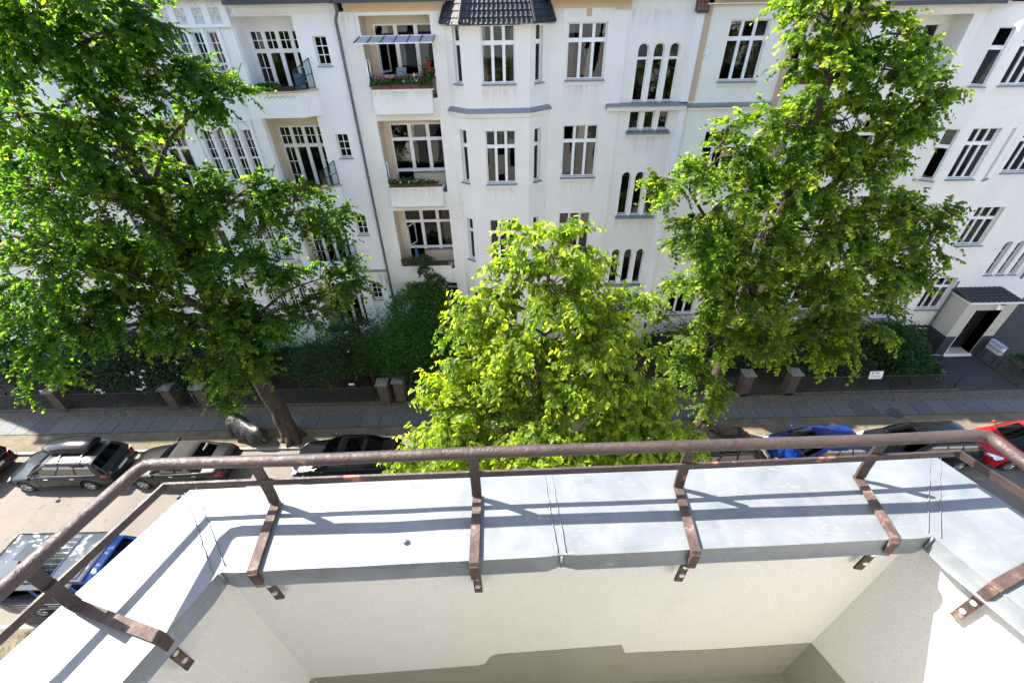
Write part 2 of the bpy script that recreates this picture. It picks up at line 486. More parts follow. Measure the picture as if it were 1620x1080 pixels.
def interior(parent, base, x0, x1, ybk, floors, top, yf=20.18):
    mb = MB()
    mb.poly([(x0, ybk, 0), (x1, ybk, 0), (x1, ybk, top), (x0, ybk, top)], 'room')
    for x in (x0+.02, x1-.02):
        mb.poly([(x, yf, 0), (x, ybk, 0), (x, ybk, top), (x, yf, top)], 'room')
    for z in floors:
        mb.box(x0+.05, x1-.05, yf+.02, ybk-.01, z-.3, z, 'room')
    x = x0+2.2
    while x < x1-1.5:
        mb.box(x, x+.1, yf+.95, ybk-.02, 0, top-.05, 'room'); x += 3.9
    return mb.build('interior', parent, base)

FL = (1.45, 5.05, 8.75, 12.5)
ROWZ = {1: (13.53, 15.36), 2: (9.80, 11.89), 3: (6.12, 8.16)}
CUR = [None, [(0.02, .20, .0, .98, 'curtain')], [(.80, .98, .0, .98, 'curtain')], [(0.02, .15, 0, .98, 'curtain'), (.86, .98, 0, .98, 'curtain')],
       [(0.02, .98, 0, .55, 'darkcurtain')], [(0.02, .98, .70, .98, 'curtain')]]

def screen_flowers(): pass

# ---- helper for roofs with real courses of tiles
def tile_slope(mb, a, b, c, d, nu, nv, mat, amp=0.025, step=0.03):
    """tiled slope: a-b is the eave (left,right), d-c the top (left,right); rolled pantiles with lapped courses"""
    a, b, c, d = map(Vector, (a, b, c, d))
    nrm = (b-a).cross(d-a).normalized()
    if nrm.z < 0: nrm = -nrm
    seg = 4; pts = []; F = []
    W = nu*seg+1
    for j in range(nv):
        for e, off in ((0, step), (1, 0.004)):
            t = (j+e)/nv
            l, r = a.lerp(d, t), b.lerp(c, t)
            for i in range(W):
                s = i/(W-1); ph = (i % seg)/seg
                hgt = off+amp*(0.5-0.5*math.cos(2*math.pi*ph))
                pts.append(tuple(l.lerp(r, s)+nrm*hgt))
        o0 = j*2*W
        for i in range(W-1): F.append((o0+i, o0+i+1, o0+W+i+1, o0+W+i))
        if j > 0:
            p0 = o0-W
            for i in range(W-1): F.append((p0+i, p0+i+1, o0+i+1, o0+i))
    mb.faces(pts, F, mat)

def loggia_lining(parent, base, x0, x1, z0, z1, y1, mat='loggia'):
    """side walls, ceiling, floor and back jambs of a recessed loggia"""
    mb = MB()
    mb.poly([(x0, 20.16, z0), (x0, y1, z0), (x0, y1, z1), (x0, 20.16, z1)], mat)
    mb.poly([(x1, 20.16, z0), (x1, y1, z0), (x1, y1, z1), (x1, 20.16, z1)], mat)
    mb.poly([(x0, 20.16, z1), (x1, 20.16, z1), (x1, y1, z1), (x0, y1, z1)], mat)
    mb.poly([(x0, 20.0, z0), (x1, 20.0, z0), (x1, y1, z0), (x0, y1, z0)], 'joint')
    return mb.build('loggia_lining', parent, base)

# ================================================================== BUILDING B (middle)
def building_b():
    base = (0.5, 20.0, 0.0)
    B = empty('apartment_building', base, 'warm white apartment building with loggias, grey sills and a dark tiled bay roof', 'building')
    x0, x1 = -6.0, 7.04
    w = MB()
    # --- left strip with loggias
    LG = [(-5.30, -2.70, 13.0, 15.67), (-5.30, -2.70, 9.25, 12.20), (-5.32, -2.72, 5.45, 8.43), (-5.30, -2.70, 1.9, 4.62)]
    wall(w, (x0, 20), (-2.22, 20), 0, 15.8, [(a-x0, b-x0, c, d) for a, b, c, d in LG], 'plaster_b', 0.16)
    # --- bay
    BL = [(-2.22, 20), (-1.41, 19.3), (0.93, 19.3), (1.74, 20)]
    rows = [ROWZ[1], ROWZ[2], ROWZ[3], (2.3, 4.4)]
    side = [(0.40, 0.78, a, b) for a, b in rows]
    Ls = math.hypot(.81, .7)
    a1, _ = wall(w, BL[0], BL[1], 0, 15.62, side, 'plaster_b')
    wall(w, BL[1], BL[2], 0, 15.62, [(0.56, 1.80, a, b) for a, b in rows], 'plaster_b')
    a3, _ = wall(w, BL[2], BL[3], 0, 15.62, [(Ls-.78, Ls-.40, a, b) for a, b in rows], 'plaster_b')
    # --- window column and stair strip
    wall(w, (1.74, 20), (4.62, 20), 0, 15.8, [(2.38-1.74, 3.85-1.74, a, b) for a, b in rows], 'plaster_b')
    w.poly([(4.62, 20, 0), (4.62, 20.06, 0), (4.62, 20.06, 16.4), (4.62, 20, 16.4)], 'plaster_b')
    st = [(5.11, 5.52), (5.72, 6.12), (6.32, 6.71)]
    hs = [(a-4.62, b-4.62, 12.72, 14.67, True) for a, b in st]+[(a-4.62, b-4.62, 11.68, 12.34) for a, b in st] + \
         [(a-4.62, b-4.62, 8.0, 9.93, True) for a, b in st]+[(a-4.62, b-4.62, 4.35, 6.23, True) for a, b in st]+[(5.25-4.62, 6.55-4.62, .15, 2.6)]
    wall(w, (4.62, 20.06), (7.04, 20.06), 0, 16.4, hs, 'plaster_b', 0.2)
    # --- flanks / back (party walls, never seen from the street but they close the volume)
    w.poly([(x0, 20, 0), (x0, 30, 0), (x0, 30, 16), (x0, 20, 16)], 'plaster_b')
    w.poly([(x1, 20.06, 0), (x1, 30, 0), (x1, 30, 16.4), (x1, 20.06, 16.4)], 'plaster_b')
    w.poly([(x0, 30, 0), (x1, 30, 0), (x1, 30, 16), (x0, 30, 16)], 'plaster_b')
    w.build('wall', B, base)
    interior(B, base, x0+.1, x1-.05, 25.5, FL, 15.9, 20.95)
    # --- plinth
    p = MB(); p.box(x0, -2.2, 19.95, 19.998, 0, .9, 'plinth'); p.box(1.76, 4.6, 19.95, 19.998, 0, .9, 'plinth'); p.build('plinth', B, base, split=True)
    # --- cornice band, gutter
    c = MB()
    for a, b in ((x0+.25, -1.95), (1.70, 4.62)):
        c.box(a, b, 19.93, 19.999, 15.78, 15.90, 'tan'); c.box(a, b, 19.86, 19.999, 15.902, 16.04, 'tan')
    c.box(4.05, 4.62, 19.90, 19.925, 15.72, 15.80, 'tan')
    c.build('cornice', B, base, split=True)
    g = MB()
    g.box(x0-.1, -1.6, 19.52, 19.86, 16.04, 16.17, 'gutter'); g.box(1.3, 4.7, 19.52, 19.86, 16.04, 16.17, 'gutter')
    g.build('gutter', B, base, split=True)
    # --- main roof
    r = MB()
    tile_slope(r, (x0, 19.75, 16.18), (x1, 19.75, 16.18), (x1, 22.3, 19.2), (x0, 22.3, 19.2), 42, 10, 'redtile')
    r.poly([(x0, 22.3, 19.2), (x1, 22.3, 19.2), (x1, 30, 19.4), (x0, 30, 19.4)], 'gutter')
    for x in (x0, x1): r.poly([(x, 19.75, 16.1), (x, 22.3, 19.2), (x, 30, 19.4), (x, 30, 16)], 'gutter')
    r.poly([(x0, 30, 16), (x1, 30, 16), (x1, 30, 19.4), (x0, 30, 19.4)], 'gutter')
    r.build('roof', B, base)
    # --- bay roof: three tiled faces with ridge rolls
    br = MB(); ze, zt = 15.36, 17.35
    E = [(-2.33, 19.75), (-1.56, 18.92), (1.10, 18.92), (1.88, 19.75)]
    Tt = [(-1.55, 20.3), (-1.13, 19.85), (0.67, 19.85), (1.10, 20.3)]
    for i, nu in ((0, 6), (1, 15), (2, 6)):
        tile_slope(br, (*E[i], ze), (*E[i+1], ze), (*Tt[i+1], zt), (*Tt[i], zt), nu, 10, 'rooftile', 0.026, 0.03)
    tag(br.build('bay_roof', B, base), kind='stuff')
    sf = MB()
    sf.faces([(*q, ze-.02) for q in E]+[(1.95, 20.0, ze-.02), (-2.4, 20.0, ze-.02)], [(5, 4, 3, 2, 1, 0)], 'plaster_c')
    sf.build('soffit', B, base)
    rr = MB()
    for i in (1, 2): rr.tube([(*E[i], ze+.06), (*Tt[i], zt+.06)], .055, 8, 'rooftile')
    for i, s in ((0, -1), (3, 1)): rr.tube([(*E[i], ze+.05), (*Tt[i], zt+.05)], .05, 8, 'rooftile')
    rr.build('ridge', B, base, split=True)
    # mortar patches / flashing along the left eave
    fl = MB()
    for i in range(7):
        t = i/7.0; x = -2.0+.12*i
        if i != 3: fl.box(x, x+.035, 18.9+.0-.0 if x > -1.5 else 19.3-(x+2.0)*.75, (18.9 if x > -1.5 else 19.3-(x+2.0)*.75)+.14, ze+.07, ze+.10+.01*i, 'tin')
    fl.build('flashing', B, base, split=True)
    # --- bay ledge with zinc cover
    lg = MB()
    out = [(-2.36, 19.97), (-1.47, 19.18), (0.99, 19.18), (1.88, 19.97)]; inn = [(-2.22, 20.0), (-1.40, 19.31), (0.92, 19.31), (1.74, 20.0)]
    for i in range(3):
        o0, o1, i0, i1 = out[i], out[i+1], inn[i], inn[i+1]
        lg.faces([(*o0, 12.56), (*o1, 12.56), (*i1, 12.70), (*i0, 12.70), (*o0, 12.52), (*o1, 12.52)], [(0, 1, 2, 3), (4, 5, 1, 0)], 'sill')
        sh = lambda p, q, k: (p[0]+(q[0]-p[0])*k, p[1]+(q[1]-p[1])*k)
        lg.faces([(*sh(o0, i0, .25), 12.518), (*sh(o1, i1, .25), 12.518), (*sh(o1, i1, .5), 12.36), (*sh(o0, i0, .5), 12.36), (*i1, 12.33), (*i0, 12.33), (*o0, 12.52), (*o1, 12.52)],
                 [(3, 2, 1, 0), (5, 4, 2, 3), (0, 1, 7, 6)], 'plaster_c')
    lg.build('ledge', B, base)
    # --- stair ledge
    l2 = MB(); l2.faces([(4.05, 19.80, 12.60), (7.36, 19.80, 12.60), (7.36, 20.05, 12.68), (4.05, 20.05, 12.68), (4.05, 19.80, 12.56), (7.36, 19.80, 12.56), (7.36, 20.05, 12.4), (4.05, 20.05, 12.4)],
                        [(0, 1, 2, 3), (4, 5, 1, 0), (4, 0, 3, 7), (1, 5, 6, 2)], 'sill')
    l2.box(4.10, 7.32, 19.86, 20.05, 12.41, 12.558, 'plaster_c')
    l2.build('ledge', B, base)
    # --- pier right of the stair
    pr = MB(); pr.box(7.04, 7.35, 19.9, 20.4, 0, 12.40, 'plaster_a'); pr.box(7.04, 7.33, 19.9, 20.4, 12.69, 15.62, 'plaster_a')
    pr.build('pier', B, base, split=True)
    pt = MB(); tile_slope(pt, (6.98, 19.8, 15.62), (7.42, 19.8, 15.62), (7.42, 20.6, 17.4), (6.98, 20.6, 17.4), 3, 7, 'redtile')
    pt.box(6.98, 7.42, 19.80, 19.84, 15.55, 15.66, 'gutter'); pt.faces([(6.98, 19.8, 15.6), (6.98, 20.6, 17.4), (6.98, 20.6, 15.6), (7.42, 19.8, 15.6), (7.42, 20.6, 17.4), (7.42, 20.6, 15.6)], [(0, 1, 2), (3, 4, 5)], 'gutter')
    pt.build('pier_roof', B, base)
    # --- windows
    for i, (za, zb) in enumerate(rows):
        h = zb-za
        window(B, base, (-0.85, 19.3, za), 1.24, h, curtain=CUR[(3, 5, 1, 4)[i]])
        window(B, base, (2.38, 20, za), 1.47, h, curtain=CUR[(1, 2, 5, 3)[i]])
        q = rotp(BL[0], a1, .40, 0, za); window(B, base, q, .38, h, (1,), rz=a1, fr=.05)
        q = rotp(BL[2], a3, Ls-.78, 0, za); window(B, base, q, .38, h, (1,), rz=a3, fr=.05)
    for a, b in st:
        window(B, base, (a, 20.06, 12.72), b-a, 1.95, (1,), (1.4, .42), fr=.03, trans=.09, inset=.12, arch=True, subsill=False, curtain=[(0, 1, .77, 1, 'curtain')])
        window(B, base, (a, 20.06, 11.68), b-a, .66, (1,), (1,), fr=.03, inset=.12, subsill=False)
        window(B, base, (a, 20.06, 8.0), b-a, 1.93, (1,), (1,), fr=.025, inset=.16, arch=True, subsill=False)
        window(B, base, (a, 20.06, 4.35), b-a, 1.88, (1,), (1,), fr=.025, inset=.16, arch=True, subsill=False)
    for z in (11.53, 7.87, 4.22):
        s = MB(); s.faces([(5.02, 19.93, z), (6.84, 19.93, z), (6.84, 20.06, z+.09), (5.02, 20.06, z+.09), (5.02, 19.93, z-.05), (6.84, 19.93, z-.05), (6.84, 20.06, z-.05), (5.02, 20.06, z-.05)],
                          [(0, 1, 2, 3), (4, 5, 1, 0), (4, 0, 3, 7), (1, 5, 6, 2)], 'sill')
        s.box(5.06, 6.80, 19.97, 20.06, z-.13, z-.052, 'plaster_c'); s.build('sill', B, base)
    # entrance door below the stair with a small canopy roof
    d = MB(); d.box(5.25, 6.55, 20.2, 20.26, .15, 2.6, 'door'); d.box(5.4, 5.85, 20.185, 20.199, .5, 2.3, 'black'); d.box(5.95, 6.4, 20.185, 20.199, .5, 2.3, 'black'); d.build('door', B, base)
    cp = MB(); cp.faces([(4.9, 18.9, 3.3), (6.95, 18.9, 3.3), (6.75, 20.0, 3.75), (5.1, 20.0, 3.75), (4.9, 18.9, 3.2), (6.95, 18.9, 3.2), (6.95, 20, 3.2), (4.9, 20, 3.2)], [(0, 1, 2, 3), (4, 5, 1, 0), (0, 3, 7, 4), (2, 1, 5, 6), (7, 6, 5, 4)], 'gutter')
    cp.build('canopy', B, base)
    # --- loggias: lining, screen, parapet
    for k, (a, b, c, dd) in enumerate(LG):
        zt = (15.40, 11.92, 8.2, 4.45)[k]; zb = c
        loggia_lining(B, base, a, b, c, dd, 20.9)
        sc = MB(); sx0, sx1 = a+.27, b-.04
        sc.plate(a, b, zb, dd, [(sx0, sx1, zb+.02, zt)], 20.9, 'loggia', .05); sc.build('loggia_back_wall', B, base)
        # french door + two lights over a low wall
        hh = zt-zb-.02
        skip = (0,) if k in (0, 2) else ()
        window(B, base, (sx0, 20.9, zb+.02), sx1-sx0, hh, (.62, .55, .48), (.60, 1.17, .50), fr=.05, mull=.15, trans=.13, inset=.03, sill=False, subsill=False,
               name='balcony_window', paneskip=(3,) if skip else (), curtain=CUR[2] if k == 2 else None)
        # low wall under the two right lights
        lw = MB(); lw.box(sx0+.80, sx1+.03, 20.84, 20.925, zb+.021, zb+.62, 'loggia'); lw.box(sx0+.78, sx1+.03, 20.80, 20.92, zb+.621, zb+.66, 'sill'); lw.build('window_wall', B, base)
        if skip:
            dl = MB(); dl.T = Matrix.Translation((sx0+.06, 20.97, zb+.78)) @ Matrix.Rotation(rad(62), 4, 'Z')
            dl.plate(0, .62, 0, 1.06, [(.07, .55, .07, .99)], 0, 'frame', .04); dl.poly([(.07, .02, .07), (.55, .02, .07), (.55, .02, .99), (.07, .02, .99)], 'glass'); dl.build('open_door', B, base)
        # parapet
        zp0, zp1 = ((12.40, 13.38), (8.64, 9.62), (4.78, 5.80), (.6, 2.0))[k]
        pm = MB()
        pm.plate(-5.20, -2.88, zp0+.10, zp1-.07, [(-4.97, -3.2, zp0+.33, zp1-.16)], 19.65, 'plaster_b', .018)
        pm.poly([(-4.97, 19.668, zp0+.33), (-3.2, 19.668, zp0+.33), (-3.2, 19.668, zp1-.16), (-4.97, 19.668, zp1-.16)], 'plaster_b')
        for x in (-5.20, -2.88): pm.poly([(x, 19.65, zp0+.10), (x, 20, zp0+.10), (x, 20, zp1-.07), (x, 19.65, zp1-.07)], 'plaster_b')
        pm.faces([(-5.20, 19.65, zp0+.10), (-2.88, 19.65, zp0+.10), (-2.96, 19.74, zp0), (-5.12, 19.74, zp0), (-2.88, 20, zp0+.10), (-5.20, 20, zp0+.1), (-2.96, 20, zp0), (-5.12, 20, zp0)],
                 [(0, 3, 2, 1), (1, 2, 6, 4), (0, 5, 7, 3), (3, 7, 6, 2)], 'plaster_b')
        pm.box(-5.27, -2.81, 19.60, 20.0, zp1-.069, zp1-.02, 'plaster_c'); pm.box(-5.24, -2.84, 19.62, 20.0, zp1-.018, zp1, 'sill')
        pm.build('parapet', B, base)
    def stain(xa, xb, y, zt, h):
        s = MB(); s.poly([(xa, y, zt-h), (xb, y, zt-h), (xb, y, zt), (xa, y, zt)], 'stain'); s.build('rain_stain', B, base)
    for zt, h in ((13.30, .5), (9.54, .62), (5.72, .5)): stain(-5.19, -2.89, 19.646, zt, h)
    for zt, h in ((13.34, .7), (9.60, .9), (5.93, .8)):
        stain(2.33, 3.90, 19.996, zt, h); stain(-.88, .42, 19.296, zt, h)
    for zt, h in ((11.40, 1.1), (7.74, 1.0)): stain(5.06, 6.80, 20.056, zt, h)
    stain(4.1, 7.0, 20.055, 15.7, .9); stain(-5.9, -5.35, 19.996, 15.75, 1.6); stain(1.76, 2.3, 19.996, 15.75, 1.3)
    # side privacy screens at the left of two loggias
    for zz in (13.39, 9.63):
        s = MB(); s.box(-5.22, -5.18, 19.64, 19.68, zz, zz+.95, 'frame'); s.box(-5.22, -5.18, 20.05, 20.09, zz, zz+.95, 'frame'); s.box(-5.22, -5.18, 19.68, 20.05, zz+.90, zz+.95, 'frame')
        s.poly([(-5.2, 19.68, zz), (-5.2, 20.05, zz), (-5.2, 20.05, zz+.9), (-5.2, 19.68, zz+.9)], 'screenglass'); s.build('balcony_screen', B, base)
    # patched plaster above the window column
    pp = MB(); pp.box(3.02, 3.22, 19.994, 19.999, 15.52, 15.76, 'beige'); pp.build('plaster_patch', B, base)
    # glass awning over the top loggia
    aw = MB(); A0, A1, B0, B1 = (-5.34, 19.96, 15.06), (-2.56, 19.96, 15.06), (-5.50, 19.42, 14.86), (-2.60, 19.42, 14.86)
    for p, q in ((A0, A1), (B0, B1)): aw.bar([p, q], .05, .03, (0, 1, .35), 'frame')
    for i in range(7):
        t = i/6; aw.bar([tuple(Vector(A0).lerp(Vector(A1), t)), tuple(Vector(B0).lerp(Vector(B1), t))], .03, .03, (1, 0, 0), 'steel')
    af = aw.build('awning', B, base)
    for i in range(6):
        g = MB(); t0, t1 = i/6+.006, (i+1)/6-.006
        P = lambda a, b, t: tuple(Vector(a).lerp(Vector(b), t)-Vector((0, 0, .004)))
        g.poly([P(B0, B1, t0), P(B0, B1, t1), P(A0, A1, t1), P(A0, A1, t0)], 'awning'); g.build('pane', af, base)
    # drainpipe with brackets at the party wall
    dp = MB(); dp.tube([(-5.90, 19.62, 16.05), (-5.92, 19.7, 15.8), (-6.08, 19.86, 15.55), (-6.08, 19.88, 14.9), (-6.08, 19.88, 0.0)], .055, 10, 'pipe')
    for z in (15.0, 13.5, 11.8, 10.0, 8.2, 6.4, 4.6, 2.6): dp.lathe([(.055, -.03), (.07, -.03), (.07, .03), (.055, .03)], (-6.08, 19.88, z), 'z', 10, 'pipe')
    d_ = dp.build('drainpipe', B, base); smooth_by_angle(d_)
    # wall lantern near the entrance
    ln = MB(); ln.box(7.34, 7.40, 19.84, 19.898, 1.95, 2.0, 'black'); ln.lathe([(.0, .24), (.09, .17), (.075, .16), (.055, -.05), (.0, -.06)], (7.37, 19.74, 1.75), 'z', 6, 'black'); ln.build('wall_lantern', B, base)
    return B
building_b()

# ================================================================== BUILDING A (left, ornamented)
def small_window(P, base, x, z, w=.5, h=.92):
    return window(P, base, (x, 20, z), w, h, (1,), (1,), fr=.04, inset=.13, munt=(2, 3), subsill=False, sillw=.06)

def muntin_screen(P, base, x0, x1, y, z0, z1, zt):
    """narrow light | double door | narrow light, four-pane lights above"""
    W = x1-x0; c = (.36, .36, .36, .28)
    return window(P, base, (x0, y, z0), W, z1-z0, (.40, .38, .38, .32), (1.55, .58), fr=.06, mull=.15, trans=.14, inset=.03, munts=[(2, 3), (1, 1), (1, 1), (2, 3), (2, 2), (2, 2), (2, 2), (2, 2)], sill=False, subsill=False, name='balcony_window')

def building_a():
    base = (-11.6, 20.0, 0.0)
    A = empty('apartment_building', base, 'cool white apartment building with relief gable and zigzag moulded balconies behind the big tree', 'building')
    x0, x1 = -17.2, -6.0; cx = -11.6
    w = MB(); holes = []
    tops = (15.72, 12.42, 8.72, 4.95); bots = (13.0, 9.25, 5.45, 1.6)
    LG = []
    for t, b in zip(tops, bots):
        LG.append((-9.85, -7.70, b, t)); LG.append((2*cx+7.70, 2*cx+9.85, b, t))
    holes += LG
    sw = [(-7.12, 14.18), (-7.12, 10.82), (-7.14, 7.32), (-7.14, 3.75)]
    for x, z in sw:
        holes += [(x, x+.5, z, z+.92), (2*cx-x-.5, 2*cx-x, z, z+.92)]
    bw = [(-12.65, -12.27), (-12.09, -11.71), (-11.53, -11.15), (-10.97, -10.59)]
    bz = [(13.45, 15.30), (9.95, 11.98), (6.2, 8.25), (2.4, 4.5)]
    for a, b in bw:
        for z0, z1 in bz: holes.append((a, b, z0, z1))
    wall(w, (x0, 20), (x1, 20), 0, 16.0, [(a-x0, b-x0, c, d) for a, b, c, d in holes], 'plaster_a', 0.16)
    for x in (x0,): w.poly([(x, 20, 0), (x, 30, 0), (x, 30, 16), (x, 20, 16)], 'plaster_a')
    w.poly([(x0, 30, 0), (x1, 30, 0), (x1, 30, 16), (x0, 30, 16)], 'plaster_a')
    w.build('wall', A, base)
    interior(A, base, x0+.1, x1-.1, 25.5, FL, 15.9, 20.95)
    # gable over the four-window group: sheet with four sunk panels
    g = MB()
    pan = [(-12.42, -11.98), (-11.82, -11.40), (-11.24, -10.82), (-10.64, -10.20)]
    pan = [(-13.0, -12.60), (-12.42, -12.02), (-11.80, -11.42), (-11.16, -10.80), (-10.56, -10.18)]
    prof = [(-13.55, 16.0), (-9.72, 16.0), (-10.5, 17.2), (-11.1, 18.6), (-11.6, 19.4), (-12.1, 18.6), (-12.75, 17.2)]
    g.prism(prof, 0, .12, 'plaster_a')
    g.v = [(x, 19.93+z, y) for x, y, z in g.v]
    g.build('gable', A, base)
    gp = MB()
    gp.plate(-13.4, -9.9, 15.42, 17.0, [(a, b, 15.52, 16.9) for a, b in pan], 19.90, 'plaster_a', .05)
    for a, b in pan: gp.poly([(a, 19.95, 15.52), (b, 19.95, 15.52), (b, 19.95, 16.9), (a, 19.95, 16.9)], 'relief')
    gp.build('gable_panel', A, base)
    # scrollwork relief in the panels
    for a, b in pan:
        rl = MB(); cxp = (a+b)/2
        for k in range(6):
            cz = 15.66+.22*k; s = 1 if k % 2 else -1; pts = []
            for i in range(14):
                t = i/13*4.4; r = .13*(1-i/15)
                pts.append((cxp+s*.03+s*r*math.cos(t+.6), 19.935, cz+r*math.sin(t+.6)))
            rl.tube(pts, .014, 5, 'relief')
            rl.tube([(cxp-s*.12, 19.935, cz-.08), (cxp-s*.04, 19.935, cz), (cxp-s*.14, 19.935, cz+.1)], .012, 5, 'relief')
        rl.build('relief', A, base)
    # cornice pieces
    c = MB()
    for a, b in ((-9.72, x1), (x0, -13.5)):
        c.box(a, b, 19.90, 19.999, 15.80, 15.98, 'plaster_a'); c.box(a, b, 19.80, 19.999, 15.982, 16.10, 'plaster_a')
    c.build('cornice', A, base, split=True)
    gt = MB(); gt.box(-9.75, x1, 19.42, 19.8, 16.05, 16.18, 'gutter'); gt.box(x0, -13.5, 19.42, 19.8, 16.05, 16.18, 'gutter'); gt.build('gutter', A, base, split=True)
    r = MB(); tile_slope(r, (x0, 19.7, 16.2), (x1, 19.7, 16.2), (x1, 22.3, 19.2), (x0, 22.3, 19.2), 40, 10, 'redtile')
    r.poly([(x0, 22.3, 19.2), (x1, 22.3, 19.2), (x1, 30, 19.4), (x0, 30, 19.4)], 'gutter')
    for x in (x0, x1): r.poly([(x, 19.7, 16.1), (x, 22.3, 19.2), (x, 30, 19.4), (x, 30, 16)], 'gutter')
    r.poly([(x0, 30, 16), (x1, 30, 16), (x1, 30, 19.4), (x0, 30, 19.4)], 'gutter')
    r.build('roof', A, base)
    # pilaster strips between the grouped windows, blank panel, sills
    pl = MB()
    for x in (-12.87, -12.18, -11.62, -11.06, -10.48, -9.97):
        for z0, z1 in ((13.0, 15.40), (9.3, 12.4), (5.6, 8.6)):
            pl.box(x-.05, x+.05, 19.95, 19.998, z0, z1, 'plaster_a')
    pl.build('pilaster', A, base, split=True)
    pn = MB()
    for z in (12.1, 8.4):
        for x in (-12.62, -12.06, -11.5, -10.94): pn.box(x, x+.4, 19.975, 19.998, z+.16, z+.20, 'relief'); pn.box(x-.02, x+.01, 19.975, 19.998, z+.2, z+.62, 'relief')
    pn.build('panel_moulding', A, base, split=True)
    for a, b in bw:
        for k, (z0, z1) in enumerate(bz):
            window(A, base, (a, 20, z0), b-a, z1-z0, (1,), (.75, .95), fr=.04, trans=.07, inset=.13, munt=(2, 3), subsill=False, curtain=[(0, 1, .55, 1, 'curtain')] if (k == 1 and a > -12.3) else None)
    for x, z in sw:
        small_window(A, base, x, z); small_window(A, base, 2*cx-x-.5, z)
    # ledge between ground floor and first floor
    ld_ = MB(); ld_.box(x0, x1-.14, 19.88, 19.999, 5.38, 5.46, 'sill'); ld_.box(x0, x1-.14, 19.92, 19.999, 5.28, 5.379, 'plaster_a'); ld_.build('ledge', A, base)
    # rusticated ground floor: real bossed blocks with recessed joints
    ru = MB()
    for j in range(12):
        z = .75+j*.37
        for (a, b) in ((-6.62, -6.2), (-7.68, -7.16), (-10.55, -9.9), (-13.3, -12.7), (x0+.1, -16.1)):
            if b-a > .3: ru.bbox(a, b, 19.955, 20.0, z, z+.35, .015, 'plaster_a')
    tag(ru.build('rustication', A, base), kind='stuff')
    pl2 = MB(); pl2.box(x0, x1-.14, 19.94, 19.998, 0, .72, 'plinth'); pl2.build('plinth', A, base)
    # framed meander panel beside the ground floor window
    fp = MB()
    for i, k in enumerate((0, .05, .10)):
        fp.tube([(-6.58+k, 19.95, 4.55+k), (-6.22-k, 19.95, 4.55+k), (-6.22-k, 19.95, 5.2-k), (-6.58+k, 19.95, 5.2-k)], .008, 4, 'joint', closed=True)
    fp.build('meander_panel', A, base)
    # --- balconies
    for s in (1, -1):
        X = (lambda x: x) if s == 1 else (lambda x: 2*cx-x)
        for k, (t, b) in enumerate(zip(tops, bots)):
            xa, xb = sorted((X(-9.85), X(-7.70)))
            loggia_lining(A, base, xa, xb, b, t, 20.75, 'loggia' if k else 'plaster_a')
            zt = (15.30, 11.95, 8.25, 4.45)[k]
            sc = MB(); sc.plate(xa, xb, b, t, [(xa+.08, xb-.04, b+.02, zt)], 20.75, 'plaster_a' if k == 0 else 'loggia', .05); sc.build('loggia_back_wall', A, base)
            muntin_screen(A, base, xa+.08, xb-.04, 20.75, b+.02, zt, 0)
            zp0, zp1 = ((12.47, 13.42), (8.75, 9.70), (5.05, 5.98), (.8, 2.1))[k]
            plan = [(X(-10.0), 20.0), (X(-10.0), 19.45), (X(-7.98), 19.45), (X(-7.42), 20.0)]
            pm = MB(); pm.prism(plan, zp0, zp1-.09, 'plaster_a')
            plan2 = [(X(-10.04), 20.0), (X(-10.04), 19.39), (X(-7.95), 19.39), (X(-7.34), 20.0)]
            pm.prism(plan2, zp1-.089, zp1-.02, 'beige' if k < 2 else 'plaster_a')
            o = pm.build('parapet', A, base)
            zz = MB(); pts = []
            for i in range(13): pts.append((X(-9.3+.1*i), 19.44, zp1-.22+(.05 if i % 2 else -.04)))
            zz.tube(pts, .009, 4, 'joint'); zz.build('zigzag_moulding', A, base)
            # steel framed glass wind screen on the chamfer
            if k < 3:
                q0, q1 = Vector((X(-7.97), 19.47, 0)), Vector((X(-7.44), 19.98, 0)); qm = q0.lerp(q1, .5)
                sm = MB(); zb = zp1
                for q, hh in ((q0, .62), (qm, .80), (q1, 1.0)): sm.tube([(q.x, q.y, zb-.02), (q.x, q.y, zb+hh)], .016, 6, 'steel')
                sm.tube([(q0.x, q0.y, zb+.62), (qm.x, qm.y, zb+.80), (q1.x, q1.y, zb+1.0)], .016, 6, 'steel')
                sm.tube([(q0.x, q0.y, zb+.34), (q1.x, q1.y, zb+.50)], .014, 6, 'steel'); sm.tube([(q0.x, q0.y, zb+.03), (q1.x, q1.y, zb+.03)], .014, 6, 'steel')
                sf_ = sm.build('wind_screen', A, base)
                gm = MB(); gm.poly([(q0.x, q0.y, zb+.03), (q1.x, q1.y, zb+.03), (q1.x, q1.y, zb+1.0), (qm.x, qm.y, zb+.8), (q0.x, q0.y, zb+.62)], 'screenglass'); gm.build('pane', sf_, base)
                s2 = MB(); xl = X(-10.0)
                s2.tube([(xl, 19.42, zb), (xl, 19.42, zb+.55), (xl, 19.7, zb+.75), (xl, 19.98, zb+.9)], .014, 6, 'steel'); s2.build('wind_screen', A, base)
    return A
building_a()
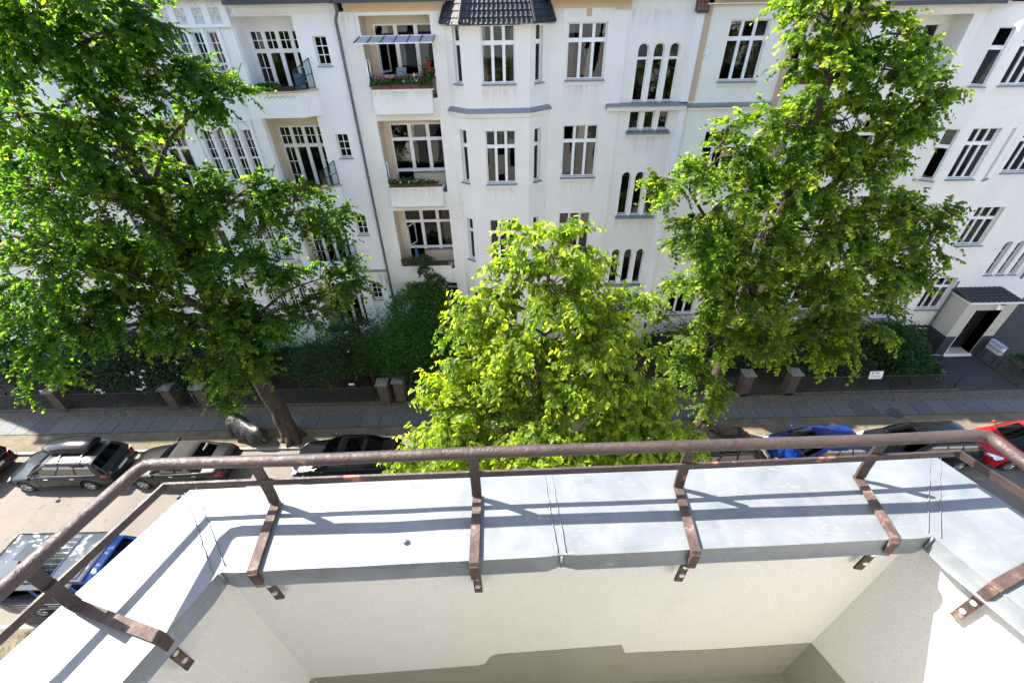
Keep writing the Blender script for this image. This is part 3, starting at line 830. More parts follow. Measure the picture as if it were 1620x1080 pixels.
# ================================================================== BUILDING C (right)
M['porchcream'] = plaster('shade_darkened_cream_porch', (0.50, 0.475, 0.41), (0.36, 0.33, 0.27), 0.3)  # cream darkened in the colour itself for the shade of trees and hedge
def building_c():
    base = (17.0, 20.0, 0.0)
    C = empty('apartment_building', base, 'cream white apartment building with a porch door and black plinth at the right', 'building')
    x0, x1 = 7.35, 27.6
    rows = [(13.38, 15.34), (9.55, 11.55), (6.0, 8.0), (2.4, 4.28)]
    w = MB()
    LG = [(11.02, 13.62, a, b) for a, b in ((12.95, 15.67), (9.2, 12.2), (5.45, 8.43), (1.9, 4.6))]
    LR = [(14.75, 17.35, a, b) for a, b in ((12.95, 15.37), (9.2, 12.0), (5.45, 8.2), (1.9, 4.4))]
    wall(w, (x0, 20), (17.75, 20), 0, 15.8, [(8.40-x0, 9.88-x0, a, b) for a, b in rows]+[(a-x0, b-x0, c, d) for a, b, c, d in LG+LR], 'plaster_c')
    BL = [(17.75, 20), (18.78, 19.4), (20.72, 19.4), (21.75, 20)]
    Lc = math.hypot(1.03, .6)
    nr = [(13.09, 14.97), (9.48, 11.53), (5.9, 7.9), (2.4, 4.2)]
    n0 = .60; n1 = 1.06
    ac, _ = wall(w, BL[0], BL[1], 0, 15.7, [(n0, n1, a, b) for a, b in nr], 'plaster_c')
    wall(w, BL[1], BL[2], 0, 15.7, [(.36, 1.54, a, b) for a, b in [(13.12, 15.0), (9.55, 11.58), (6.0, 8.0), (2.3, 4.2)]], 'plaster_c')
    ad, _ = wall(w, BL[2], BL[3], 0, 15.7, [(Lc-n1, Lc-n0, a, b) for a, b in nr], 'plaster_c')
    st = [(24.55, 24.92), (25.17, 25.54), (25.79, 26.16)]
    sh = []
    for a, b in st:
        sh += [(a-21.75, b-21.75, 4.42, 6.25, True), (a-21.75, b-21.75, 8.1, 9.95, True), (a-21.75, b-21.75, 11.9, 14.2, True)]
    rw = [(13.3, 15.2), (9.6, 11.5), (6.1, 8.0), (2.35, 4.26)]
    wall(w, (21.75, 20), (x1, 20), 0, 15.7, [(22.05-21.75, 23.35-21.75, a, b) for a, b in rw]+sh+[(22.85-21.75, 23.85-21.75, -.1, 1.06), (26.3-21.75, 27.3-21.75, -.1, 1.06)], 'plaster_c', .2)
    w.poly([(x1, 20, 0), (x1, 30, 0), (x1, 30, 16), (x1, 20, 16)], 'plaster_c')
    w.poly([(x0, 20, 0), (x0, 30, 0), (x0, 30, 16), (x0, 20, 16)], 'plaster_c')
    w.poly([(x0, 30, 0), (x1, 30, 0), (x1, 30, 16), (x0, 30, 16)], 'plaster_c')
    w.build('wall', C, base)
    interior(C, base, x0+.1, x1-.1, 25.5, FL, 15.7, 20.95)
    # beige lesene strips
    bs = MB(); bs.box(7.35, 7.60, 19.955, 19.998, 12.70, 15.78, 'beige'); bs.box(10.76, 11.0, 19.955, 19.998, 12.45, 15.78, 'beige'); bs.box(10.78, 11.0, 19.96, 19.998, 5.2, 12.1, 'beige'); bs.build('lesene', C, base, split=True)
    lg = MB(); lg.faces([(7.36, 19.86, 12.54), (10.76, 19.86, 12.54), (10.76, 20, 12.62), (7.36, 20, 12.62), (7.36, 19.86, 12.50), (10.76, 19.86, 12.50), (10.76, 19.999, 12.38), (7.36, 19.999, 12.38)], [(0, 1, 2, 3), (4, 5, 1, 0), (7, 6, 5, 4)], 'sill')
    lg.box(7.37, 10.75, 19.91, 19.999, 12.39, 12.498, 'plaster_c'); lg.build('ledge', C, base)
    g = MB(); g.box(13.8, 17.9, 19.50, 19.80, 15.66, 15.80, 'gutter'); g.box(18.9, x1, 19.0, 19.3, 15.74, 15.88, 'gutter'); g.box(x0, 13.8, 19.52, 19.86, 16.04, 16.17, 'gutter'); g.build('gutter', C, base, split=True)
    cn = MB(); cn.box(x0+.26, 13.8, 19.93, 19.999, 15.78, 16.04, 'tan'); cn.box(14.2, 17.74, 19.93, 19.999, 15.56, 15.66, 'plaster_c'); cn.build('cornice', C, base, split=True)
    sf = MB(); sf.box(x0, 13.8, 19.8, 20.3, 15.8, 15.84, 'plaster_c'); sf.box(18.75, x1, 19.3, 20.3, 15.70, 15.745, 'plaster_c'); sf.build('soffit', C, base, split=True)
    r = MB(); tile_slope(r, (x0, 19.75, 16.0), (13.8, 19.75, 16.0), (13.8, 22.3, 19.0), (x0, 22.3, 19.0), 20, 10, 'rooftile')
    r.poly([(13.8, 19.6, 15.67), (17.9, 19.6, 15.67), (17.9, 30, 15.72), (13.8, 30, 15.72)], 'gutter')  # flat roof section, shaped low to let sun onto the bay chamfer
    tile_slope(r, (18.75, 19.2, 15.88), (x1, 19.2, 15.88), (x1, 22.3, 19.0), (18.75, 22.3, 19.0), 30, 11, 'rooftile')
    r.poly([(17.7, 19.9, 15.69), (18.8, 19.35, 15.69), (18.8, 22, 15.74), (17.7, 22, 15.74)], 'gutter')
    for a, b in ((x0, 13.8), (18.75, x1)):
        r.poly([(a, 22.3, 19.0), (b, 22.3, 19.0), (b, 30, 19.2), (a, 30, 19.2)], 'gutter')
        for x in (a, b): r.poly([(x, 19.75, 15.7), (x, 22.3, 19.0), (x, 30, 19.2), (x, 30, 15.6)], 'gutter')
        r.poly([(a, 30, 15.5), (b, 30, 15.5), (b, 30, 19.2), (a, 30, 19.2)], 'gutter')
    r.build('roof', C, base)
    for i, (a, b) in enumerate(rows): window(C, base, (8.40, 20, a), 1.48, b-a, curtain=CUR[(2, 0, 1, 3)[i]])
    for a, b in nr:
        window(C, base, rotp(BL[0], ac, n0, 0, a), n1-n0, b-a, (1,), (1.2, .56), rz=ac, fr=.045)
        window(C, base, rotp(BL[2], ad, Lc-n1, 0, a), n1-n0, b-a, (1,), (1.2, .56), rz=ad, fr=.045)
    for i, (a, b) in enumerate([(13.12, 15.0), (9.55, 11.58), (6.0, 8.0), (2.3, 4.2)]): window(C, base, (19.14, 19.4, a), 1.18, b-a, subsill=False, mull=.09, curtain=CUR[(1, 3, 2, 0)[i]])
    for i, (a, b) in enumerate(rw): window(C, base, (22.05, 20, a), 1.30, b-a, subsill=False, mull=.09, inset=.17, curtain=CUR[(3, 1, 0, 2)[i]])
    for a, b in st:
        window(C, base, (a, 20, 4.42), b-a, 1.83, (1,), (1, 1, 1), fr=.02, trans=.02, inset=.17, arch=True, subsill=False)
        window(C, base, (a, 20, 8.1), b-a, 1.85, (1,), (1, 1, 1), fr=.02, trans=.02, inset=.17, arch=True, subsill=False)
        window(C, base, (a, 20, 11.9), b-a, 2.3, (1,), (1, 1, 1), fr=.02, trans=.02, inset=.17, arch=True, subsill=False)
    for (Lx, s) in ((LG, 0), (LR, 1)):
        for k, (a, b, c, dd) in enumerate(Lx):
            zt = dd-.3; loggia_lining(C, base, a, b, c, dd, 20.9, 'plaster_c' if s else 'loggia')
            sc = MB(); sc.plate(a, b, c, dd, [(a+.1, b-.35, c+.02, zt)], 20.9, 'plaster_c' if s else 'loggia', .05); sc.build('loggia_back_wall', C, base)
            window(C, base, (a+.1, 20.9, c+.02), b-a-.45, zt-c-.02, (.62, .55, .48), (.60, 1.17, .50), fr=.05, mull=.15, trans=.13, inset=.03, sill=False, subsill=False, curtain=CUR[k])
            zp0, zp1 = ((12.40, 13.25), (8.64, 9.5), (4.78, 5.75), (.6, 2.0))[k]
            pm = MB(); pm.box(a+.1, b-.18, 19.65, 20, zp0+.05, zp1-.05, 'plaster_c'); pm.box(a+.04, b-.12, 19.60, 20, zp1-.049, zp1, 'plaster_c'); pm.build('parapet', C, base)
    # small grey balcony canopy roof half hidden by the tree crown
    cr = MB(); cr.faces([(15.9, 19.3, 8.55), (17.7, 19.3, 8.55), (17.5, 20, 9.0), (15.9, 20, 9.0), (15.9, 19.3, 8.48), (17.7, 19.3, 8.48), (17.7, 20, 8.48)], [(0, 1, 2, 3), (4, 5, 1, 0), (5, 6, 2, 1)], 'gutter'); cr.build('canopy', C, base)
    # --- plinth with cellar windows
    pl = MB(); pl.plate(17.8, x1, 0, 1.29, [(22.85, 23.85, .02, 1.06), (26.3, 27.3, .02, 1.06)], 19.975, 'plinth', .03); pl.box(x0, 17.7, 19.95, 19.998, 0, 1.1, 'plinth')
    pl.build('plinth', C, base)
    for a in (22.85, 26.3):
        f = MB()
        f.box(a-.06, a+1.06, 19.955, 19.99, 1.06, 1.12, 'plaster_c'); f.box(a-.06, a, 19.955, 19.99, .02, 1.06, 'plaster_c')
        f.poly([(a, 19.98, .02), (a, 20.5, .02), (a, 20.5, 1.06), (a, 19.98, 1.06)], 'white'); f.poly([(a+1, 19.98, .02), (a+1, 20.5, .02), (a+1, 20.5, 1.06), (a+1, 19.98, 1.06)], 'white')
        f.poly([(a, 20.5, .02), (a+1, 20.5, .02), (a+1, 20.5, 1.06), (a, 20.5, 1.06)], 'room'); f.poly([(a, 19.98, .02), (a+1, 19.98, .02), (a+1, 20.5, .02), (a, 20.5, .02)], 'white')
        f.build('window_surround', C, base)
        window(C, base, (a+.03, 20.33, .06), .94, .98, (1, 1), (1,), fr=.05, mull=.07, inset=.05, sill=False, subsill=False)
    # --- porch with pitched roof and recessed door
    p = MB(); px0, px1, py = 23.46, 26.0, 18.85
    p.plate(px0, px1, 0, 3.5, [(24.03, 25.42, .12, 2.96)], py, 'porchcream', .55)
    p.poly([(px0, py, 0), (px0, 20, 0), (px0, 20, 3.52), (px0, py, 3.5)], 'porchcream'); p.poly([(px1, py, 0), (px1, 20, 0), (px1, 20, 3.52), (px1, py, 3.5)], 'porchcream')
    for x in (24.03, 25.42): p.poly([(x, py+.01, .1), (x, py+.55, .1), (x, py+.55, 2.95), (x, py+.01, 2.95)], 'plaster_a')
    p.build('porch', C, base)
    pb = MB(); pb.box(px0-.02, 24.0, py-.02, py-.002, 0, 1.3, 'plinth'); pb.box(25.46, px1+.02, py-.02, py-.002, 0, 1.3, 'plinth'); pb.box(px0-.02, px0-.002, py, 20, 0, 1.3, 'plinth'); pb.box(24.0, 24.03, py-.03, py-.001, .1, 2.96, 'plaster_c'); pb.build('porch_plinth', C, base)
    pr = MB(); tile_slope(pr, (px0-.12, py-.18, 3.52), (px1+.12, py-.18, 3.52), (px1-.05, 20.0, 3.66), (px0-.05, 20.0, 3.66), 10, 5, 'rooftile', .03, .03)
    pr.poly([(px1+.12, py-.18, 3.5), (px1+.12, 20, 3.5), (px1-.05, 20, 3.66)], 'rooftile'); pr.poly([(px0-.12, py-.18, 3.5), (px0-.12, 20, 3.5), (px0-.05, 20, 3.66)], 'rooftile')
    pr.build('porch_roof', C, base)
    pf = MB(); pf.box(px0-.1, px1+.1, py-.16, py-.001, 3.42, 3.53, 'plaster_a'); pf.box(px0-.1, px0-.001, py, 20, 3.42, 3.53, 'plaster_a'); pf.build('porch_fascia', C, base)
    d = MB(); d.plate(24.03, 25.42, .12, 2.96, [(24.15, 24.68, .9, 2.75), (24.78, 25.30, .9, 2.75), (24.15, 24.68, .25, .78), (24.78, 25.30, .25, .78)], py+.54, 'door', .04)
    d.poly([(24.03, py+.575, .12), (25.42, py+.575, .12), (25.42, py+.575, 2.96), (24.03, py+.575, 2.96)], 'black'); dd = d.build('door', C, base)
    for xa in (24.15, 24.78):
        gr = MB()
        for i in range(5): gr.tube([(xa+.05+.105*i, py+.545, .92), (xa+.05+.105*i, py+.545, 2.73)], .008, 5, 'steel')
        for i in range(6): gr.tube([(xa, py+.545, 1.1+.3*i), (xa+.52, py+.545, 1.1+.3*i)], .008, 5, 'steel')
        gr.build('grille', dd, (0, 0, 0))
    for ch in dd.children: ch.location = (0, 0, 0)
    for ch in dd.children:
        me = ch.data
        me.transform(Matrix.Translation((-base[0], -base[1], -base[2])))
    hd = MB(); hd.tube([(24.72, py+.5, 1.0), (24.72, py+.5, 1.35)], .014, 6, 'tin'); hd.build('handle', dd, base)
    s = MB(); s.bbox(23.98, 25.48, py-.12, py+.54, -.02, .115, .01, 'plaster_own'); s.build('doorstep', C, base)
    mt = MB(); mt.box(24.22, 24.42, py+.18, py+.30, .116, .16, 'white'); mt.build('newspaper', C, base)
    # house number lamp
    nl = MB(); nl.faces([(24.93, py-.001, 3.06), (25.20, py-.001, 3.06), (25.20, py-.14, 3.06), (24.93, py-.14, 3.06), (24.93, py-.001, 3.36), (25.20, py-.001, 3.36), (25.20, py-.05, 3.36), (24.93, py-.05, 3.36)],
                        [(3, 2, 6, 7), (0, 3, 7, 4), (2, 1, 5, 6), (4, 7, 6, 5), (0, 1, 2, 3)], 'white')
    nb = nl.build('house_number', C, base)
    dg = MB(); Q = lambda u, t: (24.93+.27*u, py-.142+.09*t, 3.06+.30*t)
    dg.poly([Q(.55, .78), Q(.90, .78), Q(.90, .88), Q(.55, .88)], 'black'); dg.poly([Q(.62, .15), Q(.72, .15), Q(.90, .78), Q(.79, .78)], 'black'); dg.build('numeral', nb, base)
    rf = MB(); rf.poly([(24.90, py-.17, 3.37), (25.23, py-.17, 3.37), (25.23, py, 3.40), (24.90, py, 3.40)], 'black'); rf.build('lamp_cover', nb, base)
    bl = MB(); bl.box(25.66, 25.74, py-.03, py-.001, 1.62, 1.78, 'tin'); bl.build('bell_plate', C, base)
    dp = MB(); dp.tube([(26.55, 19.35, 15.75), (26.5, 19.85, 15.3), (26.5, 19.88, 14.5), (26.5, 19.88, 4.2)], .05, 8, 'pipe'); dp.tube([(23.38, 19.9, 4.1), (23.38, 19.9, 0)], .035, 8, 'pipe'); dp.build('drainpipe', C, base)
    return C
building_c()

# ================================================================== BUILDING D (far left, mostly behind the crown)
def building_d():
    base = (-26.8, 20, 0)
    D = empty('apartment_building', base, 'pale building at the far left edge, mostly hidden by the big tree', 'building')
    x0, x1 = -36.4, -17.2
    rows = [ROWZ[1], ROWZ[2], ROWZ[3], (2.3, 4.3)]; xs = [-19.9, -22.3, -25.0, -27.5]
    w = MB(); wall(w, (x0, 20), (x1-.01, 20), 0, 15.9, [(x-x0, x+1.4-x0, a, b) for x in xs for a, b in rows], 'plaster_d')
    w.poly([(x0, 20, 0), (x0, 30, 0), (x0, 30, 16), (x0, 20, 16)], 'plaster_d'); w.poly([(x0, 30, 0), (x1, 30, 0), (x1, 30, 16), (x0, 30, 16)], 'plaster_d'); w.build('wall', D, base)
    interior(D, base, x0+.1, x1-.1, 25, FL, 15.8, 20.2)
    for x in xs:
        for i, (a, b) in enumerate(rows): window(D, base, (x, 20, a), 1.4, b-a, curtain=CUR[(i+int(-x)) % 4])
    c = MB(); c.box(x0, x1-.01, 19.88, 19.999, 15.75, 16.0, 'plaster_d'); c.box(x0, x1-.01, 19.5, 19.85, 16.002, 16.14, 'gutter'); c.build('cornice', D, base, split=True)
    for z in (5.3, 9.1): 
        l = MB(); l.box(x0, x1-.01, 19.93, 19.999, z, z+.15, 'plaster_d'); l.build('ledge', D, base)
    r = MB(); tile_slope(r, (x0, 19.7, 16.14), (x1, 19.7, 16.14), (x1, 22.3, 19.2), (x0, 22.3, 19.2), 48, 9, 'redtile')
    r.poly([(x0, 22.3, 19.2), (x1, 22.3, 19.2), (x1, 30, 19.4), (x0, 30, 19.4)], 'gutter')
    for x in (x0, x1): r.poly([(x, 19.7, 15.9), (x, 22.3, 19.2), (x, 30, 19.4), (x, 30, 15.8)], 'gutter')
    r.poly([(x0, 30, 15.5), (x1, 30, 15.5), (x1, 30, 19.4), (x0, 30, 19.4)], 'gutter'); r.build('roof', D, base)
    dp = MB(); dp.tube([(-17.25, 19.88, 15.6), (-17.25, 19.88, 0)], .055, 8, 'pipe'); dp.build('drainpipe', D, base)
building_d()

# ================================================================== OWN BUILDING with the balcony
M['zinc'] = None
def zinc():
    m, nt, p = _mat('galvanised_coping_sheet')
    a = _tex(nt, 9, 5, 0.6, dist=0.6); r = _ramp(nt, a.outputs[0], [(0.30, (0.118, 0.132, 0.148)), (0.55, (0.150, 0.164, 0.180)), (0.78, (0.192, 0.204, 0.218))])
    b = _tex(nt, 28, 6, 0.72, (1, 3.5, 1), dist=1.2); rb = _ramp(nt, b.outputs[0], [(0.60, (0, 0, 0)), (0.68, (1, 1, 1)), (0.72, (0, 0, 0))])
    c = _mix(nt, r.outputs[0], (0.24, 0.25, 0.262), rb.outputs[0])
    s = _tex(nt, 70, 2, 0.5); rs = _ramp(nt, s.outputs[0], [(0.76, (0, 0, 0)), (0.80, (1, 1, 1))])
    c = _mix(nt, c, (0.30, 0.26, 0.22), rs.outputs[0]); nt.links.new(c, p.inputs['Base Color'])
    p.inputs['Metallic'].default_value = 0.12; p.inputs['Specular IOR Level'].default_value = .35
    rr = _ramp(nt, a.outputs[0], [(0.3, (0.42,)*3), (0.7, (0.55,)*3)]); nt.links.new(rr.outputs[0], p.inputs['Roughness'])
    g = _tex(nt, 5, 3, 0.5); _bump(nt, p, g.outputs[0], 0.12, 0.03)
    return m
M['zinc'] = zinc()
def rust():
    m, nt, p = _mat('flaking_brown_rail_paint')
    a = _tex(nt, 6, 5, 0.65); r = _ramp(nt, a.outputs[0], [(0.35, (0.028, 0.017, 0.016)), (0.65, (0.050, 0.031, 0.029))])
    b = _tex(nt, 4.2, 5, 0.6, (1, 1, 1)); rb = _ramp(nt, b.outputs[0], [(0.655, (0, 0, 0)), (0.67, (.8, .8, .8))])
    c = _mix(nt, r.outputs[0], (0.30, 0.10, 0.085), rb.outputs[0])
    d = _tex(nt, 17, 5, 0.7); rd = _ramp(nt, d.outputs[0], [(0.67, (0, 0, 0)), (0.71, (1, 1, 1))])
    c = _mix(nt, c, (0.20, 0.085, 0.035), rd.outputs[0])
    e = _tex(nt, 40, 4, 0.7); re = _ramp(nt, e.outputs[0], [(0.72, (0, 0, 0)), (0.76, (1, 1, 1))])
    c = _mix(nt, c, (0.45, 0.40, 0.37), re.outputs[0])
    nt.links.new(c, p.inputs['Base Color'])
    g = _tex(nt, 38, 5, 0.75); rg = _ramp(nt, g.outputs[0], [(.35, (.30,)*3), (.65, (.72,)*3)]); nt.links.new(rg.outputs[0], p.inputs['Roughness']); _bump(nt, p, g.outputs[0], 0.9, 0.006)
    return m
M['rail'] = rust()
def rust2():
    m, nt, p = _mat('rust_worn_strap')
    a = _tex(nt, 22, 6, 0.7); r = _ramp(nt, a.outputs[0], [(0.33, (0.030, 0.018, 0.016)), (0.48, (0.052, 0.031, 0.026)), (0.58, (0.095, 0.058, 0.046)), (0.70, (0.22, 0.185, 0.165))])
    nt.links.new(r.outputs[0], p.inputs['Base Color']); p.inputs['Roughness'].default_value = 0.75
    g = _tex(nt, 90, 4, 0.7); _bump(nt, p, g.outputs[0], 0.9, 0.004)
    return m
M['strap'] = rust2()

def own_building():
    base = (0.0, -1.0, 0.0)
    O = empty('apartment_building', base, 'white building carrying the rendered balcony parapet with zinc coping in the foreground', 'building')
    zc = H-1.2                                   # coping top
    # facade behind the camera, seen only mirrored in the opposite windows
    w = MB(); holes = []; x0, x1 = -32.0, 34.0; yb = -0.75
    xs = [-30+2.45*k for k in range(26)]
    for x in xs:
        for a, b in ((1.6, 3.7), (5.3, 7.4), (9.0, 11.1), (12.8, 15.0), (16.4, 18.5)):
            if abs(x+.7) < 2.6 and a > 12 and a < 14: continue
            holes.append((x-x0, x+1.4-x0, a, b))
    holes.append((-.30-x0, .55-x0, H-2.3, H+.5))
    w.T = Matrix.Translation((x1, yb, 0)) @ Matrix.Rotation(math.pi, 4, 'Z')
    L = x1-x0
    w.plate(0, L, 0, 20, [(L-b, L-a, c, d) for a, b, c, d in holes], 0, 'plaster_own', .2)
    w.T = Matrix.Identity(4); w.build('facade', O, base)
    i = MB(); i.poly([(x0, yb-.6, 0), (x1, yb-.6, 0), (x1, yb-.6, 20), (x0, yb-.6, 20)], 'room'); i.poly([(x0, yb, 20), (x1, yb, 20), (x1, yb-8, 20), (x0, yb-8, 20)], 'gutter')
    i.poly([(x0, yb-8, 0), (x1, yb-8, 0), (x1, yb-8, 20), (x0, yb-8, 20)], 'room')
    for x in (x0, x1): i.poly([(x, yb, 0), (x, yb-8, 0), (x, yb-8, 20), (x, yb, 20)], 'plaster_own')
    i.build('interior', O, base)
    for x in (-28, -20, -9, 7, 15, 24):            # bays give the mirrored facade some relief
        b = MB()
        pl = [(x, yb), (x+.7, yb+.8), (x+2.6, yb+.8), (x+3.3, yb)]
        b.prism(pl[::-1], 3.5, 19.0, 'plaster_own'); b.build('bay', O, base)
    r = MB(); tile_slope(r, (x1, yb+.4, 20.05), (x0, yb+.4, 20.05), (x0, yb-3, 23.5), (x1, yb-3, 23.5), 110, 8, 'redtile'); r.build('roof', O, base)
    # ---- balcony: inner faces of the parapet
    IN = [(-1.390, -0.749), (-0.838, 0.628), (1.192, 0.683), (1.781, -0.749)]     # wall faces
    IE = [(-1.349, -0.748), (-0.804, 0.597), (1.177, 0.650), (1.752, -0.748)]     # coping inner edge
    OU = [(-1.677, -0.748), (-1.026, 0.852), (1.389, 0.918), (2.100, -0.748)]     # coping outer edge
    OW = [(-1.63, -0.749), (-0.99, 0.83), (1.36, 0.893), (2.06, -0.749)]
    zf = H-2.42
    for k in range(3):
        m = MB(); a, b = IN[k], IN[k+1]; c, d = OW[k], OW[k+1]
        # subdivide the visible face lightly so the render is not mathematically flat
        m.poly([(*a, zf), (*b, zf), (*b, zc-.02), (*a, zc-.02)], 'parapet')
        m.poly([(*c, zf-.3), (*d, zf-.3), (*d, zc-.02), (*c, zc-.02)], 'parapet')
        m.poly([(*a, zc-.02), (*b, zc-.02), (*d, zc-.02), (*c, zc-.02)], 'parapet')
        m.build('parapet_wall', O, base)
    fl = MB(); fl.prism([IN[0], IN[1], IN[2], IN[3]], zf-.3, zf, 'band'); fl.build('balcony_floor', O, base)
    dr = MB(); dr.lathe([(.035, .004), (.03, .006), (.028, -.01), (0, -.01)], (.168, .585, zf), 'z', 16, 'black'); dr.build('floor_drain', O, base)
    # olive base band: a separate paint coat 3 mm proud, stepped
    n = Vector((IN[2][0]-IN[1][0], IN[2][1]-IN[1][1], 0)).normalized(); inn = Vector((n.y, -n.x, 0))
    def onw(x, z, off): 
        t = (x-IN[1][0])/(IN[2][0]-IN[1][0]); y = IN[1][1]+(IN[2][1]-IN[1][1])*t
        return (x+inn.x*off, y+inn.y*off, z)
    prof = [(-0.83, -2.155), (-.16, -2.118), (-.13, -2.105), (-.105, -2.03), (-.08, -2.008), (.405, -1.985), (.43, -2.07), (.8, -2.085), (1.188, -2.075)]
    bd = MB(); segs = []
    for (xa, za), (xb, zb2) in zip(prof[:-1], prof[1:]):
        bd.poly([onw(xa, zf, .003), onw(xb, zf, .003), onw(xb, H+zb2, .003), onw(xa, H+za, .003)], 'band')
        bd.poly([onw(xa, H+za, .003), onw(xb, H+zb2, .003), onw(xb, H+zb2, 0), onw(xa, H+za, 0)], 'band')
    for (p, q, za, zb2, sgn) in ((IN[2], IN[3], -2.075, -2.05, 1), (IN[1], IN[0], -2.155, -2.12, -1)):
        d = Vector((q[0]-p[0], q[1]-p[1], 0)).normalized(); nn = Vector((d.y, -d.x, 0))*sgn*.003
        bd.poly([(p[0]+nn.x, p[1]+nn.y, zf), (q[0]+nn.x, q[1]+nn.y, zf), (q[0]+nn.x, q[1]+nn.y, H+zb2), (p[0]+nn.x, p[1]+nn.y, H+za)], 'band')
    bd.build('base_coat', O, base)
    # ---- coping sheets: left arm, front left, front right, right arm
    def sheet(i0, i1, o0, o1, ext=0.0, nu=24, amp=.0009, seed=0):
        m = MB(); rr = random.Random(seed); nv = 5; pts = []
        ph = [rr.uniform(0, 6.28) for _ in range(4)]
        for j in range(nv+1):
            for i in range(nu+1):
                t, s = i/nu, j/nv
                p = Vector(i0).lerp(Vector(i1), t).lerp(Vector(o0).lerp(Vector(o1), t), s)
                dz = amp*(math.sin(9*t+ph[0]+2*s)+.6*math.sin(23*t+ph[1]-3*s)+.5*math.sin(6*s+ph[2]))*min(1, 4*t, 4*(1-t))
                pts.append((p.x, p.y, zc+dz-.004*(1-s)))
        F = [(j*(nu+1)+i, j*(nu+1)+i+1, (j+1)*(nu+1)+i+1, (j+1)*(nu+1)+i) for j in range(nv) for i in range(nu)]
        # turned-down edges with a small welt
        base_i = len(pts); inn_ = []
        d = (Vector(i1)-Vector(i0)).normalized(); nrm = Vector((d.y, -d.x))      # towards the room
        if nrm.dot(Vector(o0)-Vector(i0)) > 0: nrm = -nrm
        prof_ = ((.006, -.004), (.008, -.042), (.020, -.058), (.012, -.063))
        for q, (off, dz) in enumerate(prof_):
            for i in range(nu+1):
                t = i/nu; p = Vector(i0).lerp(Vector(i1), t); dd = amp*.5*math.sin(17*t+ph[3])
                k = 1.0 if 0 < i < nu else .4
                pts.append((p.x+nrm.x*(off*k+dd), p.y+nrm.y*(off*k+dd), zc+dz))
        prev = 0
        for q in range(len(prof_)):
            cur = base_i+q*(nu+1)
            for i in range(nu): F.append((prev+i, cur+i, cur+i+1, prev+i+1))
            prev = cur
        ob = len(pts); top = nv*(nu+1)
        for off, dz in ((.004, -.004), (.008, -.05)):
            for i in range(nu+1):
                p = Vector(o0).lerp(Vector(o1), i/nu); pts.append((p.x-nrm.x*off, p.y-nrm.y*off, zc+dz))
        for i in range(nu):
            F.append((top+i, top+i+1, ob+i+1, ob+i)); F.append((ob+i, ob+i+1, ob+nu+1+i+1, ob+nu+1+i))
        m.faces(pts, F, 'zinc'); o = m.build('coping_sheet', O, base, smooth=False); smooth_by_angle(o, 35); return o
    sx = .47                                       # where the two front sheets meet
    fi = tuple(Vector(IE[1]).lerp(Vector(IE[2]), sx)); fo = tuple(Vector(OU[1]).lerp(Vector(OU[2]), sx))
    sheet(IE[0], IE[1], OU[0], OU[1], seed=1); sheet(IE[1], fi, OU[1], fo, seed=2); sheet(fi, IE[2], fo, OU[2], seed=3); sheet(IE[2], IE[3], OU[2], OU[3], seed=4)
    for (p, q, wd) in ((fi, fo, .012), (IE[1], OU[1], .016), (IE[2], OU[2], .014)):
        s = MB(); P, Q = Vector((*p, zc)), Vector((*q, zc)); d = (Q-P).normalized(); sd = Vector((-d.y, d.x, 0)); rr = random.Random(int(p[0]*100))
        for off in (-wd, wd*.9):
            pts = [tuple(P.lerp(Q, i/16)+sd*(off+rr.uniform(-.0015, .0015))+Vector((0, 0, .0004))) for i in range(17)]
            s.tube(pts, .0013, 6, 'zinc')
        s.tube([(P.x+d.x*-.008, P.y+d.y*-.008, zc-.004), (P.x+d.x*-.012, P.y+d.y*-.012, zc-.05)], .004, 6, 'zinc')
        o = s.build('solder_seam', O, base, smooth=True)
    return O
own_building()

